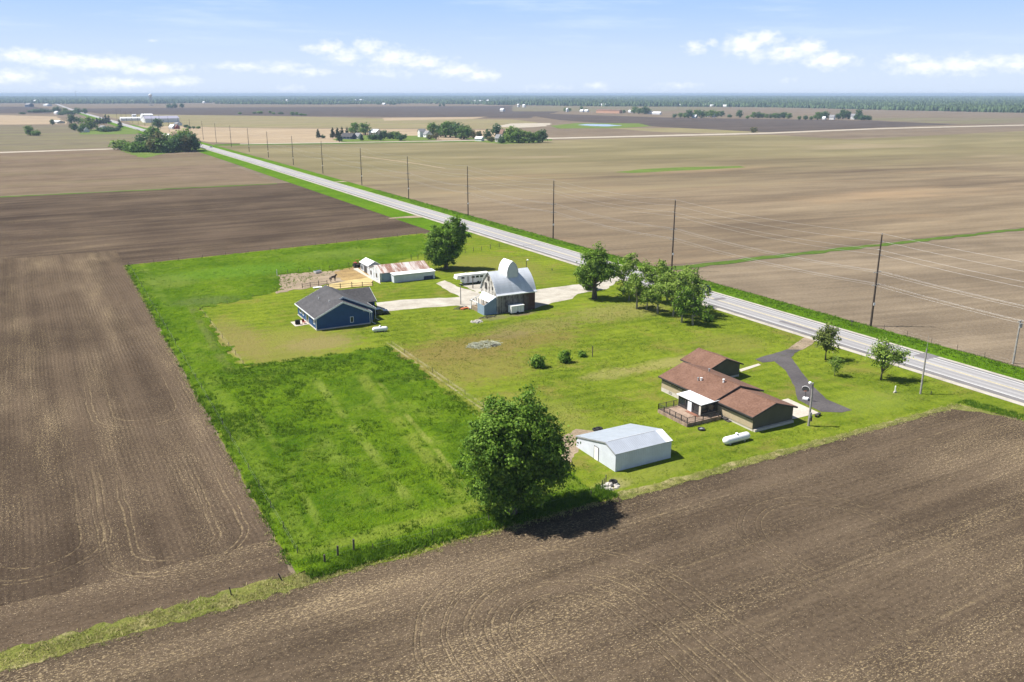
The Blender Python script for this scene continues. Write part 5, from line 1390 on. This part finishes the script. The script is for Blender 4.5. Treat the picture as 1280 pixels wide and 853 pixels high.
far_house(207, 176.5, 17, 3.5, 9, 'wall_w', 'roof_far_white', 'white farmhouse with pale roof half hidden in the roadside windbreak')
far_house(220, 172.5, 8, 3, 8, 'wall_cream', 'roof_far_brown', 'rust-brown roofed farm building peeping over the windbreak', 'barn', name='farm_building')
far_house(201, 153, 36, 4.2, 34, 'metal_white', 'metal_lav', 'long lavender-grey metal building with white end beside the highway', 'warehouse', .1, .12, False, 'metal_building', arz=.06)
far_house(184, 151.5, 11, 6.5, 26, 'metal_white', 'roof_far_white', 'white end hall attached to the lavender-grey metal building', 'warehouse', .1, .08, False, 'metal_building', arz=.06)
far_house(164, 151, 22, 2.6, 16, 'wall_w', 'roof_far_white', 'low long white building beyond the highway from the conifer row', 'warehouse', .05, .12, False, 'metal_building', arz=.06)
far_house(168, 149.5, 4, 5, 8, 'wall_w', 'roof_far_white', 'narrow tall white block behind the low long white building', 'building', 0, .1, False, 'metal_building', arz=.06)
far_house(222.5, 157, 6, 2, 10, 'metal_white', 'roof_grey', 'little shed at the end of the lavender-grey metal building', 'shed', 0, .2, False, 'farm_shed')
far_house(216, 161.3, 6, 2, 8, 'wall_w', 'roof_far_white', 'small white roofed house with red side beside the round dark tree', 'house', .1)
far_house(221, 161.3, 3, 2, 8, 'red', 'roof_far_brown', 'small dark red shed next to the small white roofed house', 'shed', .1, .4, False, 'farm_shed')
far_house(72.5, 154.5, 12, 1.6, 14, 'wall_cream', 'roof_far_white', 'long white-roofed shed at the edge of the bright tan field', 'shed', .05, .16, False, 'farm_shed')
far_house(71.5, 143, 5, 1.8, 10, 'wall_w', 'roof_far_white', 'small white barn between the dark trees by the highway', 'barn', 0, .3, False, 'farm_shed')
far_house(59.5, 132.8, 8, 1.5, 20, 'metal_white', 'roof_far_white', 'low white hall in the dark field near the highway', 'warehouse', 0, .15, False, 'metal_building')
far_house(37, 133.8, 8, 2.2, 20, 'wall_navy', 'roof_grey', 'purplish grey farm buildings in the dark field', 'barn', 0, .3, False, 'farm_shed')
far_house(44.5, 128.3, 3, 1.6, 14, 'wall_w', 'roof_far_white', 'tiny white house at the edge of the far wood', 'house', 0, .4, False)
far_house(107, 165.5, 5, 1.6, 8, 'wall_w', 'roof_grey', 'small white house under the light green tree by the highway', 'house', .1)
far_house(129, 162.8, 7, 1.6, 8, 'wall_w', 'roof_grey', 'low white house behind the dark hedge bushes by the highway', 'house', .05)
far_house(436, 174, 17, 3.0, 8, 'wall_navy', 'roof_char', 'dark blue house among conifers on the cross road', 'house', .05)
far_house(448, 173.5, 7, 2.4, 8, 'wall_w', 'roof_grey', 'white garage joined to the dark blue house among conifers', 'garage', .05)
far_house(469.5, 169, 10, 3.2, 14, 'wall_cream', 'roof_far_white', 'white-roofed shed behind the hedge trees of the blue house farm', 'shed', .1, .25, False, 'farm_shed')
far_house(527.5, 171.5, 6, 6.5, 8, 'wall_w', 'roof_grey', 'tall gabled wing of the white farmhouse on the cross road', 'house', -.4, .5, True, 'farmhouse', 'y')
far_house(534.5, 171.8, 9, 3.6, 8, 'wall_w', 'roof_grey', 'long grey-roofed wing of the white farmhouse on the cross road', 'house', -.4)
far_house(599.5, 176.6, 9, 3.2, 6, 'wall_w', 'roof_far_white', 'small white shed in front of the olive trees on the cross road', 'shed', .1, .3, False, 'farm_shed')
far_house(623, 178, 5, 5, 7, 'wall_cream', 'roof_grey', 'ruined grey house at the edge of the round grove', 'house', .1, .5)
far_house(628, 174, 4, 6.5, 7, 'wall_cream', 'roof_far_brown', 'brown-roofed barn behind the ruined grey house', 'barn', .1, .6, False, 'farm_shed')
far_house(755, 141.5, 17, 3.4, 18, 'wall_orange', 'roof_far_brown', 'long terracotta building in the distant plain', 'warehouse', 0, .1, False, 'metal_building')
far_house(769, 141.8, 15, 3.2, 16, 'wall_orange', 'roof_far_brown', 'pale-fronted second half of the terracotta buildings', 'warehouse', 0, .1, False, 'metal_building')
for (px, py, w, h, lab) in ((727.5, 140.3, 4, 1.4, 'white house before the terracotta buildings, the first from the trees'), (733, 140.2, 4.5, 1.4, 'second white house before the terracotta buildings'), (709, 140.2, 1.4, 3, 'narrow white silo among the bushes near the terracotta buildings'), (788, 141, 4, 1.4, 'white house just beyond the terracotta buildings'),
        (821, 143.3, 10, 1.4, 'long low white house past the dark paired trees'), (812, 143, 5, 2, 'greyish house behind the dark paired trees'), (868, 147.8, 5, 1.8, 'white house in the tree row beyond the pond'), (884, 146, 3.5, 1.4, 'small white shed in the tree row beyond the pond'), (892.5, 147, 2.2, 2.8, 'upright white house at the end of the pond-side tree row'),
        (754, 133, 6, 1.8, 'pale block at the edge of the far wood above the terracotta buildings'), (848.5, 133.2, 4, 1.6, 'lone white barn at the edge of the far wood'), (878.5, 133.4, 9, 1.6, 'long white sheds along the edge of the far wood'), (889.5, 133.6, 4, 1.3, 'short white shed next to the long white sheds'), (906, 133.8, 4.5, 1.3, 'white shed ending the line along the far wood'),
        (1040, 149.7, 5, 3, 'grey and white house in the farmstead closing the hedgerow'), (1066, 149.5, 4, 4, 'tall grey house between the dark trees of the hedgerow farmstead'), (1030, 149.8, 3, 1.4, 'low white shed in front of the hedgerow farmstead trees'), (1258, 139, 7, 2.2, 'white barn against the green wood'), (1243.5, 138.2, 3, 1.4, 'small white house beside the white barn at the wood'),
        (1266, 138.6, 3, 1.8, 'narrow white house next to the white barn at the wood'), (1275.5, 139.2, 3, 1.6, 'last white house along the green wood'), (655, 134.5, 3, 2.4, 'white house beside dark trees in the purple distance'), (648, 134.2, 1.6, 2.8, 'thin white silo beside dark trees in the purple distance'), (628, 139.5, 4.5, 2.0, 'pale farmhouse standing in the purple field'),
        (593, 128.2, 4, 1.6, 'white hall at the town edge, first of three'), (601, 128, 4, 1.4, 'white hall at the town edge, second of three'), (610, 128, 3, 2, 'white hall at the town edge, third of three'), (480, 131.3, 4, 1.3, 'pale house by the lone dark trees in the plain'), (359, 129.3, 2, 3.4, 'tall white block at the town edge'), (353, 128.4, 3, 1.6, 'white house next to the tall white block'),
        (425, 129.8, 3, 1.4, 'small white house at the wood edge by the dark tree'), (452, 126.5, 6, 1.4, 'white works hall in the town trees'), (444, 126.8, 3, 1.4, 'small pale hall beside the white works hall'), (302, 129.6, 3, 1.3, 'pale house at the wood edge beyond the dark field'), (283, 129.2, 4, 1.2, 'low pale house in the wood edge row'), (255, 129.2, 3, 1.2, 'whitish house in the wood edge row by the highway'), (240, 128.6, 3, 1.2, 'small whitish house in the wood edge row near the water tower'), (165, 127.4, 3, 1.2, 'pale house in the wood short of the water tower')):
    far_house(px, py, w, h, 10, 'wall_w', 'roof_far_white' if 'grey' not in lab else 'roof_grey', lab, 'house' if 'house' in lab else ('silo' if 'silo' in lab else 'building'), 0, .35, False, 'silo' if 'silo' in lab else ('distant_house' if 'house' in lab else 'farm_shed'))

# water tower and mast
x_, y_ = at(189.5, 133.0); s_ = dist(x_, y_) / FPX
t = thing('water_tower', 'pale bulb-topped water tower on legs above the distant town', 'water tower', (x_, y_, 0))
h_ = 10.5 * s_
MB().lathe((0, 0, h_), [(.5, -2), (5.5, 0), (7, 4), (6, 8), (2, 10)], 'z', 14).build('tank', M['white'], t, True)
for k in range(6):
    a = k * pi / 3; MB().tube([(9 * cos(a), 9 * sin(a), 0), (5 * cos(a), 5 * sin(a), h_ + .5)], .5, 5).build('leg', M['grey'], t)
MB().tube([(0, 0, 0), (0, 0, h_)], .9, 6).build('riser', M['grey'], t)
x_, y_ = at(95.5, 124.0); s_ = dist(x_, y_) / FPX
t = thing('radio_mast', 'thin dark mast rising above the far wood near the highway', 'mast', (x_, y_, 0)); MB().tube([(0, 0, 0), (0, 0, 8.5 * s_)], [2.2, 1.0], 5).build('shaft', M['darkmetal'], t)

# ------------------------------------------------------------------ the far wood along the horizon (one mass)
def forest():
    rg = np.random.default_rng(9)
    edge_px = np.array([-120, 0, 130, 240, 330, 420, 520, 640, 760, 900, 960, 1100, 1200, 1290, 1420])
    edge_py = np.array([128.2, 128.0, 127.8, 128.4, 129.2, 129.6, 128.6, 130.6, 132.0, 132.2, 132.4, 134.6, 135.8, 136.6, 138.0])
    # unit dome: upper half of a lumpy ball
    ring = []
    for (zz, rr, n) in ((-.1, .95, 7), (.35, 1.0, 7), (.75, .72, 6), (.97, .2, 4)): ring.append([(rr * cos(2 * pi * k / n + zz * 2), rr * sin(2 * pi * k / n + zz * 2), zz) for k in range(7)] if n == 7 else [(rr * cos(2 * pi * k / 7 + zz * 2), rr * sin(2 * pi * k / 7 + zz * 2), zz) for k in range(7)])
    D = np.array([p for r in ring for p in r])
    Fq = np.array([(i * 7 + k, i * 7 + (k + 1) % 7, (i + 1) * 7 + (k + 1) % 7, (i + 1) * 7 + k) for i in range(3) for k in range(7)])
    pts = []
    for px in np.arange(-120, 1420, 1.0):
        base = np.interp(px, edge_px, edge_py)
        d0 = CAMH * FPX / cos(PITCH) / max(1.0, base - 117.5) * .97
        d = d0 * rg.uniform(.985, 1.02)
        while d < 15500:
            pts.append((px + rg.uniform(-1.5, 1.5), d))
            sparse = 1.0 if px > 650 else np.interp(d, [d0, d0 * 1.35, 9500], [1.15, 1.25, 1.0])
            d *= 1 + rg.uniform(.025, .06) * sparse * (1 if d > d0 * 1.12 else .45)
    pts = np.array(pts)
    ang = np.arctan2((pts[:, 0] - CX) , FPX / cos(PITCH) ) + AZ
    x = pts[:, 1] * np.sin(ang); y = pts[:, 1] * np.cos(ang); d = pts[:, 1]
    n = len(x)
    keep = (pts[:, 0] > 650) | (d > 7800) | (vnoise(x, y, 330, 51) * .6 + vnoise(x, y, 120, 52) * .4 > .47)
    pts, x, y, d = pts[keep], x[keep], y[keep], d[keep]; n = len(x)
    w = np.maximum(4.2, d * .0009) * rg.uniform(.5, 1.5, n)
    rough = vnoise(x, y, 500, 21) * .5 + vnoise(x, y, 160, 22) * .5
    h = (9 + 11 * rough) * rg.uniform(.55, 1.2, n) + np.clip((d - 5200) / 9000, 0, 1) * 8 * vnoise(x, y, 2200, 23)
    h = np.where(pts[:, 0] < 620, h * .85, h) * np.interp(d, [1500, 5000], [.72, 1.0])
    ca, sa = np.cos(rg.random(n) * 6.3), np.sin(rg.random(n) * 6.3)
    J = D[None] * (1 + rg.uniform(-.22, .22, (n, len(D), 1)))
    Vx = x[:, None] + J[..., 0] * w[:, None]; Vy = y[:, None] + J[..., 1] * w[:, None]; Vz = J[..., 2] * h[:, None]
    Vv = np.stack([Vx, Vy, Vz], -1).reshape(-1, 3)
    Fv = (Fq[None] + (np.arange(n) * len(D))[:, None, None]).reshape(-1, 4)
    return np_mesh('forest', Vv, Fv, M['forest'])


fm = Mat('forest_foliage')
r_ = fm.rand(); P_ = fm.vec(*fm.pos())
fm.color(fm.mix((r_ * .6 + fm.noise(P_, .06, 4, .7) * .6).ss(.25, .85), (.02, .045, .02), (.085, .13, .05)))
M['forest'] = fm.m
tag(link('forest', forest()), kind='stuff')

# ------------------------------------------------------------------ haze
hz = MB().box(-26100, 26100, -26100, 26100, -1.0, 54.0).build('haze', None)
hm = bpy.data.materials.new('haze_air'); hm.use_nodes = True; nt = hm.node_tree; nt.nodes.clear()
pv = nt.nodes.new('ShaderNodeVolumePrincipled'); pv.inputs['Color'].default_value = (.50, .65, .86, 1); pv.inputs['Density'].default_value = 1.05e-4; pv.inputs['Anisotropy'].default_value = .0
out = nt.nodes.new('ShaderNodeOutputMaterial'); nt.links.new(pv.outputs[0], out.inputs['Volume'])
hz.data.materials.append(hm); tag(hz, kind='stuff')

# ------------------------------------------------------------------ sun and sky
SUN_AZ = atan2(-.84, .54)          # direction towards the sun, clockwise from +Y: from the west-north-west
SUN_EL = radians(56)
sd = Vector((sin(SUN_AZ) * cos(SUN_EL), cos(SUN_AZ) * cos(SUN_EL), sin(SUN_EL)))
sl = bpy.data.lights.new('sun', 'SUN'); sl.energy = 5.0; sl.angle = radians(.53); sl.color = (1.0, .955, .88)
so = bpy.data.objects.new('sun', sl); COL.objects.link(so); so.rotation_euler = (-sd).to_track_quat('-Z', 'Y').to_euler()

W = bpy.data.worlds.new('World'); SC.world = W; W.use_nodes = True
wt = W.node_tree; bg = wt.nodes['Background']
sky = wt.nodes.new('ShaderNodeTexSky'); sky.sky_type = 'NISHITA'; sky.sun_disc = False
sky.sun_elevation = SUN_EL; sky.sun_rotation = SUN_AZ % (2 * pi); sky.air_density = 1.0; sky.dust_density = .6; sky.ozone_density = 1.6; sky.altitude = 200
wmk = Mat.__new__(Mat); wmk.t = wt
tc = wt.nodes.new('ShaderNodeTexCoord'); sp = wt.nodes.new('ShaderNodeSeparateXYZ'); wt.links.new(tc.outputs['Generated'], sp.inputs[0])
dx, dy, dz = [V(wt, sp.outputs[i]) for i in range(3)]
az = dx._m('ARCTAN2', dy) * (180 / pi)
el = dz._m('ARCSINE') * (180 / pi)


def ae(px, py):
    u, v = px - CX, CY - py
    f = FPX * cos(PITCH) + v * sin(PITCH); up = -FPX * sin(PITCH) + v * cos(PITCH)
    X_, Y_ = u * cos(AZ) + f * sin(AZ), -u * sin(AZ) + f * cos(AZ)
    return math.degrees(atan2(X_, Y_)), math.degrees(atan2(up, sqrt(X_ * X_ + Y_ * Y_)))


n1 = wmk.noise(wmk.vec(az * 1.0, el * 1.7), 1.6, 6, .6)
n2 = wmk.noise(wmk.vec(az * 1.0 + 30, el * 2.2), .55, 4, .55)
tot = None
for (px, py, rx, ry, k) in ((30, 70, 34, 9, 1), (75, 76, 45, 9, 1), (130, 80, 55, 10, 1), (190, 86, 50, 8, .95), (15, 96, 34, 9, .95), (150, 104, 45, 8, .95), (222, 101, 34, 7, .9), (300, 83, 34, 7, .8), (350, 84, 36, 8, .85), (390, 90, 26, 6, .85), (360, 111, 28, 5, .6),
        (388, 61, 13, 6, .85), (412, 60, 20, 10, .95), (432, 70, 26, 13, .9), (460, 60, 22, 12, .9), (490, 72, 34, 13, 1), (530, 78, 36, 10, 1), (570, 88, 34, 9, 1), (604, 95, 24, 8, 1), (485, 92, 34, 8, .7), (870, 60, 16, 8, .9), (890, 54, 10, 6, .7), (932, 56, 26, 15, 1.1), (955, 48, 22, 10, 1), (985, 66, 30, 12, 1), (1012, 60, 20, 11, 1.05), (1035, 75, 32, 11, 1.1), (945, 72, 16, 8, .8),
        (1130, 74, 26, 8, .9), (1160, 84, 40, 10, 1), (1200, 82, 36, 11, 1), (1240, 78, 32, 9, .9), (1275, 80, 24, 11, .95), (690, 109, 36, 6, .6), (746, 107, 16, 6, .75), (845, 107, 36, 6, .6), (985, 102, 14, 5, .5), (75, 108, 20, 6, .6), (192, 51, 10, 3, .5)):
    a0, e0 = ae(px, py); ka = 1050 * pi / 180
    ra, re = rx / ka / .95, ry / ka
    q = ((az - a0) / ra); w = ((el - e0 - re * .0) / re)
    g = (q * q + w * w)._m('MULTIPLY', -.9)._m('EXPONENT') * float(k)
    tot = g if tot is None else tot.max(g)
dens = (tot + (n1 - .5) * 1.35 + (n2 - .5) * .5).ss(.27, .9)
core = (tot + (n1 - .5) * 1.1).ss(.65, 1.2)
ci = wmk.noise(wmk.vec(az * .09 + el * .12, el * .75), 1.0, 5, .6).ss(.46, .78) * el.ss(1.2, 3.6) * .42
base = V(wt, sky.outputs[0])
low = wmk.mix(el.ss(.0, 7.5), (7.7, 9.0, 11.2), (4.2, 6.6, 11.4))
col = wmk.mix(el.ss(16, 6) * .9, base, low)
col = wmk.mix(ci, col, (8.6, 9.9, 11.8))
col = wmk.mix((dens * .85).min(1.0), col, wmk.mix(core, (9.2, 10.0, 11.6), (12.2, 12.3, 12.6)))
wt.links.new(col.s, bg.inputs['Color']); bg.inputs['Strength'].default_value = .055

# ------------------------------------------------------------------ camera and render settings
cam = bpy.data.cameras.new('camera'); co = bpy.data.objects.new('camera', cam); COL.objects.link(co)
cam.sensor_fit = 'HORIZONTAL'; cam.sensor_width = 36.0; cam.lens = FPX / 1280 * 36.0
cam.clip_start = 1.0; cam.clip_end = 60000.0
co.location = (0, 0, CAMH); co.rotation_euler = (pi / 2 - PITCH, 0, -AZ)
SC.camera = co
SC.render.engine = 'CYCLES'
SC.cycles.max_bounces = 6; SC.cycles.diffuse_bounces = 3; SC.cycles.glossy_bounces = 2; SC.cycles.transmission_bounces = 3; SC.cycles.volume_bounces = 0; SC.cycles.transparent_max_bounces = 4
SC.view_settings.view_transform = 'Standard'; SC.view_settings.look = 'None'
SC.view_settings.exposure = 0.82; SC.view_settings.gamma = 1.0
SC.view_settings.use_curve_mapping = False
